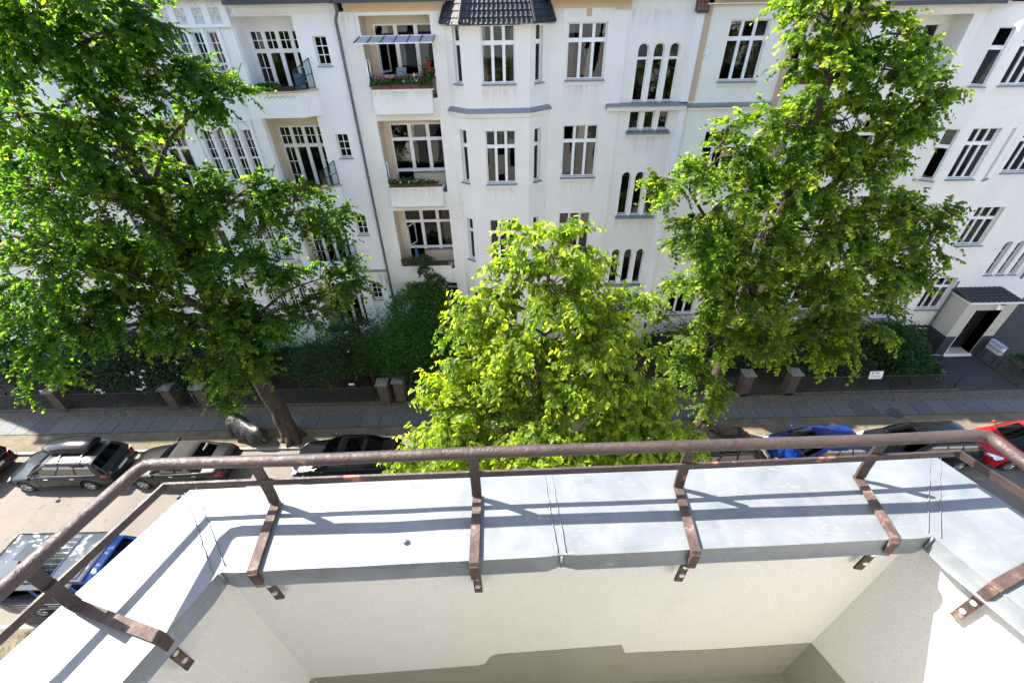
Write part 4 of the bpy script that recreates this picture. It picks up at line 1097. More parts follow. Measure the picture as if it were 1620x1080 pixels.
# ------------------------------------------------------------------ the iron handrail
def handrail():
    zc = H-1.2; base = (0.16, .81, zc)
    R = empty('balcony_railing', base, 'brown flaking iron handrail strapped over the zinc coping', 'railing')
    zr = H-.985; zl = H-1.09
    top = [(-1.465, -.75, zr+.166), (-1.24, -.08, zr+.095), (-1.066, .437, zr+.040), (-1.022, .762, zr), (-1.008, .782, zr), (-.985, .786, zr), (-.561, .788, zr), (-.109, .800, zr), (.469, .806, zr), (1.034, .812, zr), (1.310, .822, zr), (1.334, .819, zr), (1.345, .800, zr), (1.372, .60, zr), (1.60, -.08, zr), (1.825, -.75, zr)]
    t = MB(); t.tube(top, .0168, 14, 'rail'); o = t.build('top_rail', R, base, smooth=True); smooth_by_angle(o, 50)
    low = [(-1.667, -.75, zl), (-1.36, -.08, zl), (-1.139, .403, zl), (-1.012, .790, zl), (-.704, .797, zl), (-.116, .807, zl), (.499, .817, zl), (1.053, .832, zl), (1.338, .842, zl), (1.402, .692, zl), (1.66, -.08, zl), (1.884, -.75, zl)]
    l = MB(); l.bar(low, .024, .007, (0, 0, 1), 'rail'); l.build('lower_rail', R, base)
    def bracket(bx, by, ix, iy, wx, wy, sgn):
        """bx,by post foot; ix,iy coping edge; wx,wy drop direction into the balcony"""
        f = Vector((bx, by, zc+.006)); e = Vector((ix, iy, zc+.006)); d = (e-f); d.z = 0; d.normalize(); sd = Vector((-d.y, d.x, 0))
        m = MB()
        m.bar([(bx-d.x*.004, by-d.y*.004, zr-.014), (bx-d.x*.006, by-d.y*.006, zl), (bx-d.x*.004, by-d.y*.004, zc+.05), (bx, by, zc+.014)], .029, .009, sd, 'rail')
        b = m.build('bracket', R, base)
        s = MB()
        s.bar([f-d*.008, f.lerp(e, .5)+Vector((0, 0, .001)), e+d*.006, e+d*.012+Vector((0, 0, -.010))], .0265, .008, sd, 'strap'); s.build('strap', b, base)
        h = MB(); q = e+d*.013
        h.bar([q+Vector((0, 0, -.006)), q+Vector((0, 0, -.072)), q-d*.024+Vector((0, 0, -.092)), q-d*.026+Vector((0, 0, -.21))], .024, .007, sd, 'strap'); h.build('fixing_plate', b, base)
        k = MB()
        for z in (-.115, -.165):
            c = q-d*.021+Vector((0, 0, z)); a = d
            ring = [tuple(c+d*.0+sd*(.0075*math.cos(i*math.pi/4))+Vector((0, 0, .0075*math.sin(i*math.pi/4)))+d*.004) for i in range(8)]
            rg2 = [tuple(Vector(p)-d*.008) for p in ring]
            k.faces(ring+rg2, [tuple(range(8))]+[(i, (i+1) % 8, 8+(i+1) % 8, 8+i) for i in range(8)], 'tin')
        k.build('screw', b, base, split=True)
        return b
    bracket(-.728, .793, -.708, .598, 0, 0, 1); bracket(-.114, .801, -.113, .604, 0, 0, 1); bracket(.509, .818, .494, .622, 0, 0, 1); bracket(1.081, .835, 1.058, .645, 0, 0, 1)
    bracket(-1.115, .512, -.873, .440, 0, 0, 1); bracket(1.372, .56, 1.234, .512, 0, 0, 1)
    return R
handrail()
# fallen snail-sized crumb of plaster on the sheet
pb = MB(); pb.T = Matrix.Translation((0, 0, 0)); pb.lathe([(0, -.004), (.008, -.002), (.009, .004), (.005, .010), (0, .011)], (0, 0, 0), 'z', 7, 'plaster_own')
tag(pb.build('pebble', None, None, (-.315, .668, H-1.2+.004)), 'small brown crumb lying on the sunlit zinc coping', 'pebble')
# ================================================================== GROUND, STREET
def ground_mats():
    m, nt, p = _mat('worn_asphalt')
    a = _tex(nt, .5, 5, .6); r = _ramp(nt, a.outputs[0], [(.3, (.100, .088, .079)), (.7, (.138, .122, .110))])
    b = _tex(nt, 55, 3, .8); rb = _ramp(nt, b.outputs[0], [(.35, (.65, .65, .65)), (.7, (1.3, 1.28, 1.25))])
    c = _mix(nt, r.outputs[0], rb.outputs[0], 1.0, 'MULTIPLY')
    d = _tex(nt, 1.1, 6, .7, (1, .25, 1)); rd = _ramp(nt, d.outputs[0], [(.6, (0, 0, 0)), (.78, (.5, .5, .5))]); c = _mix(nt, c, (.095, .083, .074), rd.outputs[0])
    wv = _tex(nt, 1.1, 5, .65); tcx = nt.nodes.new('ShaderNodeTexCoord'); vm = nt.nodes.new('ShaderNodeVectorMath'); vm.operation = 'MULTIPLY_ADD'; vm.inputs[1].default_value = (1.2, 1.2, 1.2)
    nt.links.new(wv.outputs[1], vm.inputs[0]); nt.links.new(tcx.outputs['Object'], vm.inputs[2])
    vo = nt.nodes.new('ShaderNodeTexVoronoi'); vo.feature = 'DISTANCE_TO_EDGE'; vo.inputs['Scale'].default_value = .38; nt.links.new(vm.outputs[0], vo.inputs['Vector'])
    rc = _ramp(nt, vo.outputs['Distance'], [(0.0, (.8, .8, .8)), (0.007, (0, 0, 0))]); cm_ = _tex(nt, .35, 3, .5); cr_ = _ramp(nt, cm_.outputs[0], [(.48, (0, 0, 0)), (.62, (.7, .7, .7))]); c = _mix(nt, c, (.055, .05, .047), _mix(nt, rc.outputs[0], cr_.outputs[0], 1.0, 'MULTIPLY'))
    ol = _tex(nt, 2.2, 3, .5); ro = _ramp(nt, ol.outputs[0], [(.66, (0, 0, 0)), (.72, (.6, .6, .6))]); c = _mix(nt, c, (.06, .055, .05), ro.outputs[0])
    nt.links.new(c, p.inputs['Base Color']); p.inputs['Roughness'].default_value = .85; _bump(nt, p, b.outputs[0], .4, .008); M['asphalt'] = m
    m, nt, p = _mat('mosaic_stone_paving')
    tc = nt.nodes.new('ShaderNodeTexCoord'); v = nt.nodes.new('ShaderNodeTexVoronoi'); v.inputs['Scale'].default_value = 14; nt.links.new(tc.outputs['Object'], v.inputs['Vector'])
    v2 = nt.nodes.new('ShaderNodeTexVoronoi'); v2.feature = 'DISTANCE_TO_EDGE'; v2.inputs['Scale'].default_value = 14; nt.links.new(tc.outputs['Object'], v2.inputs['Vector'])
    hs = nt.nodes.new('ShaderNodeSeparateColor'); nt.links.new(v.outputs['Color'], hs.inputs[0])
    r = _ramp(nt, hs.outputs[0], [(0, (.05, .043, .036)), (.6, (.10, .088, .074)), (1, (.15, .13, .105))])
    e = _ramp(nt, v2.outputs['Distance'], [(.02, (0, 0, 0)), (.10, (1, 1, 1))])
    c = _mix(nt, (.07, .055, .04), r.outputs[0], e.outputs[0])
    a = _tex(nt, 1.4, 5, .65); ra = _ramp(nt, a.outputs[0], [(.45, (0, 0, 0)), (.7, (.8, .8, .8))]); c = _mix(nt, c, (.10, .078, .052), ra.outputs[0])
    nt.links.new(c, p.inputs['Base Color']); p.inputs['Roughness'].default_value = .9; _bump(nt, p, e.outputs[0], .5, .012); M['mosaic'] = m
    m, nt, p = _mat('sandy_tree_strip')
    a = _tex(nt, 1.2, 6, .7); r = _ramp(nt, a.outputs[0], [(.3, (.085, .068, .046)), (.55, (.145, .118, .082)), (.75, (.185, .155, .115))])
    b = _tex(nt, 22, 5, .8); rb = _ramp(nt, b.outputs[0], [(.3, (.5, .5, .5)), (.7, (1.35, 1.35, 1.3))]); c = _mix(nt, r.outputs[0], rb.outputs[0], 1.0, 'MULTIPLY')
    d = _tex(nt, .8, 4, .6); rd = _ramp(nt, d.outputs[0], [(.58, (0, 0, 0)), (.68, (.55, .55, .55))]); c = _mix(nt, c, (.07, .085, .03), rd.outputs[0])
    nt.links.new(c, p.inputs['Base Color']); p.inputs['Roughness'].default_value = .95; _bump(nt, p, b.outputs[0], .8, .03); M['strip'] = m
    for k, col in enumerate(((.078, .082, .087), (.064, .067, .072), (.090, .092, .095))):
        M['slab%d' % k] = plain('granite_slab_%s' % ('light', 'dark', 'pale')[k], col, .8, var=.22, scale=5, bump=.25, bscale=70)
    M['kerb'] = plain('granite_kerb', (.19, .187, .178), .8, var=.2, scale=8, bump=.3, bscale=60)
    M['capstone'] = plain('weathered_cap_stone', (.13, .125, .11), .9, var=.35, scale=9, bump=.4)
    M['edging'] = plain('mossy_edging_stone', (.075, .072, .055), .9, var=.4, scale=7, bump=.4)
    M['path'] = plain('dark_cobbled_path', (.024, .024, .026), .85, var=.35, scale=16, bump=.6, bscale=22, bdist=.02)
    m, nt, p = _mat('aged_brick')
    tc = nt.nodes.new('ShaderNodeTexCoord'); b = nt.nodes.new('ShaderNodeTexBrick'); b.inputs['Scale'].default_value = 1
    b.inputs['Color1'].default_value = (.055, .034, .026, 1); b.inputs['Color2'].default_value = (.095, .062, .046, 1); b.inputs['Mortar'].default_value = (.08, .072, .06, 1)
    b.inputs['Brick Width'].default_value = .24; b.inputs['Row Height'].default_value = .075; b.inputs['Mortar Size'].default_value = .008
    mp = nt.nodes.new('ShaderNodeMapping'); mp.inputs['Rotation'].default_value = (rad(90), 0, 0); nt.links.new(tc.outputs['Object'], mp.inputs[0]); nt.links.new(mp.outputs[0], b.inputs['Vector'])
    a = _tex(nt, 7, 5, .7); ra = _ramp(nt, a.outputs[0], [(.4, (0, 0, 0)), (.75, (.8, .8, .8))]); c = _mix(nt, b.outputs[0], (.075, .066, .055), ra.outputs[0])
    nt.links.new(c, p.inputs['Base Color']); p.inputs['Roughness'].default_value = .9; _bump(nt, p, a.outputs[0], .6, .02); M['brick'] = m
ground_mats()
KF, KN = 13.32, 6.25          # far and near kerb lines
def street():
    g = MB(); g.poly([(-400, -400, -.35), (400, -400, -.35), (400, 400, -.35), (-400, 400, -.35)], 'soil'); tag(g.build('ground'), kind='structure')
    r = MB(); r.poly([(-120, KN, -.12), (120, KN, -.12), (120, KF-.02, -.12), (-120, KF-.02, -.12)], 'asphalt'); tag(r.build('road'), kind='structure')
    v = MB(); v.box(-120, 120, KF+.14, 14.47, -.3, -.006, 'strip'); tag(v.build('verge'), kind='structure')
    mz = MB(); mz.box(-120, 120, 14.471, 16.08, -.3, -.024, 'mosaic'); tag(mz.build('pavement_bed'), kind='structure')
    # pavement of single granite slabs
    pv = tag(bpy.data.objects.new('pavement', None), kind='structure'); COL.objects.link(pv); pv.location = (0, 14.95, 0)
    rr = random.Random(3); x = -27.5; meshes = {}
    while x < 28:
        wd = rr.choice((.9, 1.0, 1.1, .8)); k = rr.choice((0, 0, 1, 2))
        if (wd, k) not in meshes:
            m = MB(); t = .006
            m.faces([(-wd/2+.006, -.445, -.08), (wd/2-.006, -.445, -.08), (wd/2-.006, .445, -.08), (-wd/2+.006, .445, -.08), (-wd/2+.012, -.438, 0), (wd/2-.012, -.438, 0), (wd/2-.012, .438, 0), (-wd/2+.012, .438, 0)],
                    [(0, 1, 5, 4), (1, 2, 6, 5), (2, 3, 7, 6), (3, 0, 4, 7), (4, 5, 6, 7)], 'slab%d' % k)
            meshes[(wd, k)] = m.build('slab', mesh_only=True)
        link('slab', meshes[(wd, k)], pv, (x+wd/2, rr.uniform(-.012, .012), rr.uniform(-.004, .004)), (rr.uniform(-.004, .004), rr.uniform(-.004, .004), rr.uniform(-.006, .006)))
        x += wd
    for (nm, y0, yy) in (('kerb', KF, 0), ('kerb', KN-.14, 0)):
        kb = tag(bpy.data.objects.new(nm, None), kind='structure'); COL.objects.link(kb); kb.location = (0, y0+.07, -.12)
        m = MB(); m.bbox(-.594, .594, -.07, .068, -.1, .12, .014, 'kerb'); me = m.build('kerbstone', mesh_only=True); x = -28
        while x < 29: link('kerbstone', me, kb, (x, rr.uniform(-.006, .006), rr.uniform(-.004, .004)), (0, 0, rr.uniform(-.004, .004))); x += 1.2
    nv = MB(); nv.box(-120, 120, 4.6, KN-.145, -.3, -.006, 'strip'); tag(nv.build('verge'), kind='structure')
    ns = MB(); ns.box(-120, 120, 1.8, 4.599, -.3, -.002, 'mosaic'); tag(ns.build('pavement'), kind='structure')
    nl = MB(); nl.box(-120, 120, -1, 1.799, -.3, -.01, 'soil'); tag(nl.build('front_garden'), kind='structure')
    gd = MB(); gd.box(-120, 22.6, 16.081, 20.2, -.3, .03, 'soil'); gd.box(25.75, 120, 16.081, 20.2, -.3, .03, 'soil'); tag(gd.build('front_garden'), kind='structure')
    pt = MB(); pt.box(22.601, 25.749, 16.081, 20.1, -.3, .0, 'path'); tag(pt.build('path'), kind='structure')
    for x0, x1 in ((-120, -16.2), (-15.5, -6.3), (-5.4, 11.9), (13.7, 22.6)):
        e = MB(); e.bbox(x0, x1, 16.02, 16.12, -.1, .10, .012, 'edging'); tag(e.build('garden_edging'), kind='structure')
    # grass tufts in the verge and along the slabs
    tf = MB(); rr = random.Random(5)
    def tuft(x, y, z, n, s):
        for _ in range(n):
            a = rr.uniform(0, 6.28); l = s*rr.uniform(.5, 1); dx, dy = math.cos(a)*l*.7, math.sin(a)*l*.7; px, py = x+rr.uniform(-.06, .06), y+rr.uniform(-.05, .05)
            tf.poly([(px-.006, py, z), (px+.006, py, z), (px+dx, py+dy, z+l)], 'grass')
    for i in range(520):
        x = rr.uniform(-26, 24); tuft(x, 14.46+rr.gauss(0, .04), -.01, 5, .09)
    for i in range(900):
        x = rr.uniform(-26, 24); y = rr.uniform(13.5, 14.4)
        if math.sin(x*1.3)+math.sin(x*.47+2)+rr.uniform(-.8, .8) > .6: tuft(x, y, -.01, 5, .10)
    for i in range(700): tuft(rr.uniform(-20, -12), rr.uniform(4.8, 6.0), -.01, 6, .14)
    for i in range(500): tuft(rr.uniform(-26, 24), 16.15+rr.random()*.15, .05, 5, .14)
    tag(tf.build('grass'), kind='stuff')
    mh = MB(); mh.lathe([(0, .006), (.30, .006), (.31, .010), (.34, .010), (.345, -.01)], (0, 0, 0), 'z', 24, 'gutter')
    for a in range(-4, 5): mh.box(-.26, .26, a*.06-.012, a*.06+.012, .006, .011, 'gutter')
    tag(mh.build('manhole_cover', None, None, (18.35, 14.62, .003)), 'round dark iron manhole cover set in the grey slab pavement', 'manhole cover')
M['grass'] = plain('short_grass', (.075, .11, .03), .8, var=.4, scale=3)
street()
# ================================================================== TREES AND SHRUBS
def leaf_mat(name, dark, mid, young, trans_gain, tr=0.55):
    m = bpy.data.materials.new(name); m.use_nodes = True; nt = m.node_tree
    for n in list(nt.nodes): nt.nodes.remove(n)
    o = nt.nodes.new('ShaderNodeOutputMaterial')
    at = nt.nodes.new('ShaderNodeAttribute'); at.attribute_name = 'tint'
    r = _ramp(nt, at.outputs['Fac'], [(0.0, dark), (0.55, mid), (1.0, young)])
    p = nt.nodes.new('ShaderNodeBsdfPrincipled'); p.inputs['Roughness'].default_value = .5; p.inputs['Specular IOR Level'].default_value = .28
    nt.links.new(r.outputs[0], p.inputs['Base Color'])
    t = nt.nodes.new('ShaderNodeBsdfTranslucent')
    c = _mix(nt, r.outputs[0], trans_gain, 1.0, 'MULTIPLY'); nt.links.new(c, t.inputs[0])
    mx = nt.nodes.new('ShaderNodeMixShader'); mx.inputs[0].default_value = tr
    nt.links.new(p.outputs[0], mx.inputs[1]); nt.links.new(t.outputs[0], mx.inputs[2]); nt.links.new(mx.outputs[0], o.inputs[0])
    return m
M['leaf_big'] = leaf_mat('dark_linden_leaf', (.010, .030, .005), (.040, .090, .010), (.140, .190, .016), (3.9, 4.1, 1.2))
M['leaf_right'] = leaf_mat('linden_leaf', (.014, .040, .006), (.070, .124, .012), (.205, .240, .020), (4.1, 4.05, 1.2))
M['leaf_near'] = leaf_mat('bright_young_leaf', (.028, .070, .008), (.116, .173, .014), (.255, .290, .024), (3.75, 3.6, 1.2))
M['leaf_shrub'] = leaf_mat('shrub_leaf', (.010, .032, .007), (.026, .068, .012), (.055, .11, .02), (1.6, 1.8, 1.0), .3)
M['leaf_tall'] = leaf_mat('tall_shrub_leaf', (.016, .050, .009), (.046, .115, .016), (.09, .18, .028), (2.0, 2.3, 1.0), .4)
M['leaf_rhodo'] = leaf_mat('rhododendron_leaf', (.009, .024, .009), (.020, .048, .016), (.040, .080, .028), (1.2, 1.3, 1.0), .2)
M['leaf_pot'] = leaf_mat('balcony_plant_leaf', (.02, .05, .012), (.04, .10, .02), (.08, .15, .03), (1.6, 1.8, 1.0), .3)
def bark():
    m, nt, p = _mat('furrowed_bark')
    a = _tex(nt, 7, 6, .7, (1, 1, .22), dist=.8); r = _ramp(nt, a.outputs[0], [(.32, (.013, .010, .008)), (.55, (.045, .033, .024)), (.75, (.085, .067, .050))])
    b = _tex(nt, 1.3, 4, .6); rb = _ramp(nt, b.outputs[0], [(.55, (0, 0, 0)), (.75, (.5, .5, .5))]); c = _mix(nt, r.outputs[0], (.05, .055, .035), rb.outputs[0])
    nt.links.new(c, p.inputs['Base Color']); p.inputs['Roughness'].default_value = .95; _bump(nt, p, a.outputs[0], 1.0, .05); M['bark'] = m
    M['twig'] = plain('grey_brown_twig', (.09, .07, .052), .9, var=.3)
bark()

def leaves_mesh(name, pos, axis, nrm, size, tint, mat, fold=.16, round_=.44):
    """n folded leaves as one mesh; every leaf is two quads hinged on the midrib"""
    n = len(pos)
    axis = axis/np.linalg.norm(axis, axis=1, keepdims=True)
    side = np.cross(axis, nrm); side /= (np.linalg.norm(side, axis=1, keepdims=True)+1e-9)
    nn = np.cross(side, axis)
    s = size[:, None]
    V = np.empty((n, 6, 3), np.float32)
    V[:, 0] = pos; V[:, 1] = pos+axis*s*.28+side*s*round_+nn*s*fold; V[:, 2] = pos+axis*s*.28-side*s*round_+nn*s*fold
    V[:, 3] = pos+axis*s*.70+side*s*round_*.72+nn*s*fold*.5; V[:, 4] = pos+axis*s*.70-side*s*round_*.72+nn*s*fold*.5
    V[:, 5] = pos+axis*s*1.05-nn*s*.10
    tri = np.array([[0, 1, 3, 5], [0, 5, 4, 2]], np.int32)
    idx = (np.arange(n, dtype=np.int32)[:, None, None]*6+tri[None]).reshape(-1)
    me = bpy.data.meshes.new(name)
    me.vertices.add(n*6); me.vertices.foreach_set('co', V.reshape(-1))
    me.loops.add(n*8); me.loops.foreach_set('vertex_index', idx)
    me.polygons.add(n*2); me.polygons.foreach_set('loop_start', np.arange(0, n*8, 4, dtype=np.int32)); me.polygons.foreach_set('loop_total', np.full(n*2, 4, np.int32))
    at = me.attributes.new('tint', 'FLOAT', 'FACE'); at.data.foreach_set('value', np.repeat(tint.astype(np.float32), 2))
    me.materials.append(M[mat]); me.update(calc_edges=True)
    return me

def bez(p, q, r, n):
    p, q, r = np.array(p, float), np.array(q, float), np.array(r, float)
    t = np.linspace(0, 1, n)[:, None]
    return (1-t)**2*p+2*t*(1-t)*q+t*t*r

def make_tree(base, label, group, limbs, blobs, seed, nspray, nleaf, lsize, mat, droop=.35, extra_label=None, ymax=19.3, spray_len=(.35, .75), upleaf=.55, hang=.55, dens=1.0, twigs=True, lround=.44):
    R = np.random.RandomState(seed); base = np.array(base, float)
    T = empty('tree', tuple(base), label, 'tree', group)
    tr = MB(); samples = []
    for (pts, r0, r1) in limbs:
        P = [np.array(p, float) for p in pts]
        # smooth the limb
        Q = []
        for i in range(len(P)-1):
            a = P[max(i-1, 0)]; b = P[i]; c = P[i+1]; d = P[min(i+2, len(P)-1)]
            for k in range(5):
                t = k/5; Q.append(.5*((2*b)+(-a+c)*t+(2*a-5*b+4*c-d)*t*t+(-a+3*b-3*c+d)*t**3))
        Q.append(P[-1]); Q = np.array(Q); L = len(Q)
        rr = [r0+(r1-r0)*(i/(L-1))**.8 for i in range(L)]
        jit = R.normal(0, 1, (L, 3))*np.array(rr)[:, None]*.10; jit[0] = 0
        tr.tube([tuple(q) for q in Q+jit-base], rr, 12 if r0 > .15 else 7, 'bark')
        samples += [(Q[i], rr[i]) for i in range(L)]
        if r0 > .2:      # root flare
            z0 = Q[0][2]
            for k in range(6):
                a = 2*math.pi*k/6+.4; d = np.array([math.cos(a), math.sin(a), 0])
                tr.tube([tuple(Q[0]-base+d*r0*.45+np.array([0, 0, .75])), tuple(Q[0]-base+d*r0*.80+np.array([0, 0, .25])), tuple(Q[0]-base+d*r0*1.55+np.array([0, 0, -.08]))], [r0*.42, r0*.40, r0*.18], 7, 'bark')
    S = np.array([s[0] for s in samples]); SR = np.array([s[1] for s in samples])
    tb = MB(); tw = MB()
    st, sd = [], []
    vol = np.array([b[3]**2.2 for b in blobs]); share = vol/vol.sum()
    for bi, b in enumerate(blobs):
        c = np.array(b[:3]); rad_ = b[3]
        # attach to the closest limb point lying below-ish
        cost = np.linalg.norm(S-c, axis=1)+np.maximum(0, S[:, 2]-c[2]+.2)*1.5
        k = int(np.argmin(cost)); a = S[k]; r0 = min(SR[k]*.6, .03+.035*rad_)
        mid = (a+c)/2+np.array([0, 0, .22*np.linalg.norm(c-a)])
        main = bez(a, mid, c, 9)
        tb.tube([tuple(p) for p in main-base], list(np.linspace(r0, .014+.006*rad_, 9)), 6, 'bark')
        ns = max(6, int(11*rad_**1.3))
        per = max(2, int(nspray*share[bi]/ns))
        for j in range(ns):
            d = R.normal(0, 1, 3); d[2] = d[2]*.75+.12; d /= np.linalg.norm(d)
            e = c+d*rad_*R.uniform(.72, 1.06)*np.array([1.08, 1.0, .92])
            if e[1] > ymax: e[1] = ymax-R.uniform(0, .4)
            s0 = main[R.randint(4, 9)]
            m2 = (s0+e)/2+np.array([0, 0, .12*rad_])
            br = bez(s0, m2, e-np.array([0, 0, droop*.25*rad_]), 7)
            tb.tube([tuple(p) for p in br-base], list(np.linspace(.012+.005*rad_, .004, 7)), 4, 'twig', cap=False)
            t = R.uniform(.30, 1.0, per)**.75; t = np.clip(t, .25, 1)*(len(br)-1); i0 = np.minimum(t.astype(int), len(br)-2); f = (t-i0)[:, None]
            P = br[i0]*(1-f)+br[i0+1]*f
            tang = br[i0+1]-br[i0]; tang /= np.linalg.norm(tang, axis=1, keepdims=True)
            q = R.normal(0, 1, (per, 3)); q[:, 2] *= .45
            dirs = tang*.55+q/np.linalg.norm(q, axis=1, keepdims=True)*.95+ (P-c)/rad_*.35
            dirs /= np.linalg.norm(dirs, axis=1, keepdims=True)
            st.append(P); sd.append(dirs)
    st = np.concatenate(st); sd = np.concatenate(sd); n = len(st)
    sl = R.uniform(spray_len[0], spray_len[1], n)
    if twigs:
        for i in range(0, n, 3):
            e = st[i]+sd[i]*sl[i]*.9-np.array([0, 0, droop*sl[i]*.8]); m_ = st[i]+sd[i]*sl[i]*.5-np.array([0, 0, droop*sl[i]*.2])
            tw.tube([tuple(st[i]-base), tuple(m_-base), tuple(e-base)], [.005, .0035, .002], 3, 'twig', cap=False)
    m = nleaf; t = (np.arange(m)+.6)/m
    jitter = R.uniform(-.05, .05, (n, m)); tt = np.clip(t[None]+jitter, .05, 1.05)
    pos = st[:, None]+sd[:, None]*(sl[:, None]*tt)[..., None]
    pos[..., 2] -= droop*sl[:, None]*tt**2
    sidev = np.cross(sd, np.array([0, 0, 1.0])); sidev /= (np.linalg.norm(sidev, axis=1, keepdims=True)+1e-6)
    alt = np.where(np.arange(m) % 2 == 0, 1.0, -1.0)
    ax = sd[:, None]*.45+sidev[:, None]*(alt[None, :, None]*.8)+R.normal(0, .28, (n, m, 3)); ax[..., 2] -= hang*R.uniform(.3, 1.3, (n, m))
    nr = np.zeros((n, m, 3)); nr[..., 2] = upleaf; nr += R.normal(0, .42, (n, m, 3))+sd[:, None]*.35
    sz = lsize*R.uniform(.7, 1.2, (n, m))*(1-.25*np.abs(tt-.5))
    age = R.beta(1.5, 2.4, (n, 1))*.78+R.uniform(0, .22, (n, m))+.20*(tt > .8)
    pos = pos.reshape(-1, 3); keep = pos[:, 1] < ymax+.35
    me = leaves_mesh('crown', pos[keep]-base, ax.reshape(-1, 3)[keep], nr.reshape(-1, 3)[keep], sz.reshape(-1)[keep], np.clip(age, 0, 1).reshape(-1)[keep], mat, round_=lround)
    tko = tr.build('trunk', T, smooth=True)
    tag(tb.build('branches', T, smooth=True), kind='stuff')
    if twigs and tw.f: tag(tw.build('twigs', T), kind='stuff')
    tag(link('crown', me, T), kind='stuff')
    return T, int(keep.sum())

G_T = 'street trees along the pavements'
BL_L = [(-11.05,13.20,13.6,.75),(-11.3,13.1,12.9,.7),(-11.15,13.00,15.42,1.36),(-10.24,14.00,15.36,1.47),(-9.96,14.60,14.83,1.15),(-8.96,15.40,14.22,0.87),(-9.99,15.00,13.92,0.75),(-8.22,15.20,13.70,0.77),(-12.06,12.50,13.88,1.27),(-12.17,13.20,13.22,0.86),(-10.97,13.80,14.41,0.81),(-10.96,14.50,12.98,0.80),(-13.50,13.00,11.86,1.64),(-11.73,13.00,11.45,1.48),(-10.86,14.80,11.01,1.38),(-9.09,15.00,10.69,1.50),(-7.41,15.50,10.47,1.22),(-6.41,15.60,10.19,0.72),(-14.48,12.50,9.72,1.75),(-13.40,13.00,9.21,1.64),(-12.12,14.50,9.13,1.78),(-9.98,14.00,8.84,1.40),(-8.60,15.00,8.29,1.15),(-6.64,15.50,8.26,.80),(-6.34,15.00,7.43,0.87),(-16.31,12.50,7.90,1.47),(-14.30,12.50,8.10,1.25),(-12.88,13.00,7.48,1.32),(-10.90,13.50,7.10,1.60),(-8.86,14.00,6.99,1.05),(-7.49,14.50,6.63,.80),(-14.43,11.50,7.30,0.92),(-15.89,11.50,5.98,0.69),(-10.13,12.80,5.88,1.27),(-9.48,13.30,6.35,1.16),(-10.78,12.50,4.45,0.58),(-9.69,14.50,16.26,1.06),(-10.60,12.50,16.45,1.23),(-9.64,13.50,16.81,1.31)]
BL_R = [(8.27,14.50,15.58,1.01),(9.76,14.50,15.29,1.02),(11.15,14.60,15.05,0.52),(8.66,14.00,14.33,1.04),(10.45,14.30,14.27,1.24),(12.13,14.50,13.75,0.83),(12.91,14.60,13.73,0.33),(7.67,14.00,13.18,0.55),(6.79,14.00,13.03,0.55),(8.50,14.00,12.91,1.02),(10.06,14.20,13.01,1.12),(11.82,14.40,12.77,0.95),(12.72,14.60,12.62,0.54),(6.56,13.50,12.46,0.82),(5.28,13.00,11.74,0.92),(4.63,13.00,11.75,0.51),(6.99,13.30,11.33,1.14),(8.85,13.60,11.38,1.16),(10.32,13.80,11.86,1.15),(11.56,14.00,11.97,0.77),(6.05,13.00,10.07,1.19),(8.09,13.30,9.68,1.43),(10.23,13.50,9.76,1.55),(12.13,14.00,10.38,1.24),(13.62,14.00,9.91,1.27),(14.75,14.00,8.97,0.62),(5.96,12.80,8.38,1.09),(8.19,13.20,7.84,1.54),(10.57,13.40,7.67,1.56),(12.85,13.80,8.15,1.45),(14.79,14.00,7.74,1.10),(7.30,12.70,6.33,1.13),(9.34,13.00,6.06,1.16),(11.46,13.00,6.00,1.17),(13.02,13.30,6.60,1.16),(5.32,13.50,7.22,0.57),(6.98,12.60,4.63,1.01),(7.86,12.50,3.37,0.70),(12.24,12.60,5.25,0.66),(8.67,14.50,16.60,1.11)]
BL_N = [(0.27,5.20,13.47,0.27),(0.77,5.00,13.51,0.25),(0.03,5.20,12.94,0.39),(0.60,5.00,12.94,0.47),(1.19,5.30,12.86,0.31),(-0.36,5.20,12.56,0.35),(-0.88,5.30,12.16,0.18),(0.19,4.90,12.33,0.58),(0.97,4.90,12.30,0.58),(1.61,5.30,12.34,0.34),(-0.53,4.90,11.79,0.47),(0.27,4.60,11.67,0.63),(1.09,4.70,11.56,0.65),(1.86,5.10,11.56,0.45),(-0.83,4.60,11.21,0.51),(-0.10,4.30,10.99,0.60),(0.79,4.20,10.94,0.63),(1.66,4.50,10.98,0.56),(2.37,4.90,10.81,0.36),(-1.42,4.60,10.40,0.40),(-1.13,4.40,9.95,0.50),(-0.32,4.10,10.01,0.58),(0.55,4.00,9.88,0.64),(1.55,4.20,9.88,0.59),(2.36,4.50,10.01,0.43),(-1.78,4.60,9.87,0.25),
        (-.6, 5.6, 10.2, .7), (.5, 6.0, 10.4, .8), (1.6, 5.8, 10.3, .7), (.5, 5.8, 9.0, .9), (-1.0, 4.6, 8.8, .7), (1.9, 4.8, 8.8, .7), (1.55, 4.6, 11.45, .42), (2.0, 4.5, 11.0, .38), (1.3, 4.3, 10.5, .5), (2.0, 4.2, 10.25, .42), (2.55, 4.5, 10.3, .33), (-.55, 4.4, 10.5, .5), (.2, 4.0, 10.3, .5), (-1.0, 4.3, 10.6, .42), (.95, 4.5, 12.0, .42)]

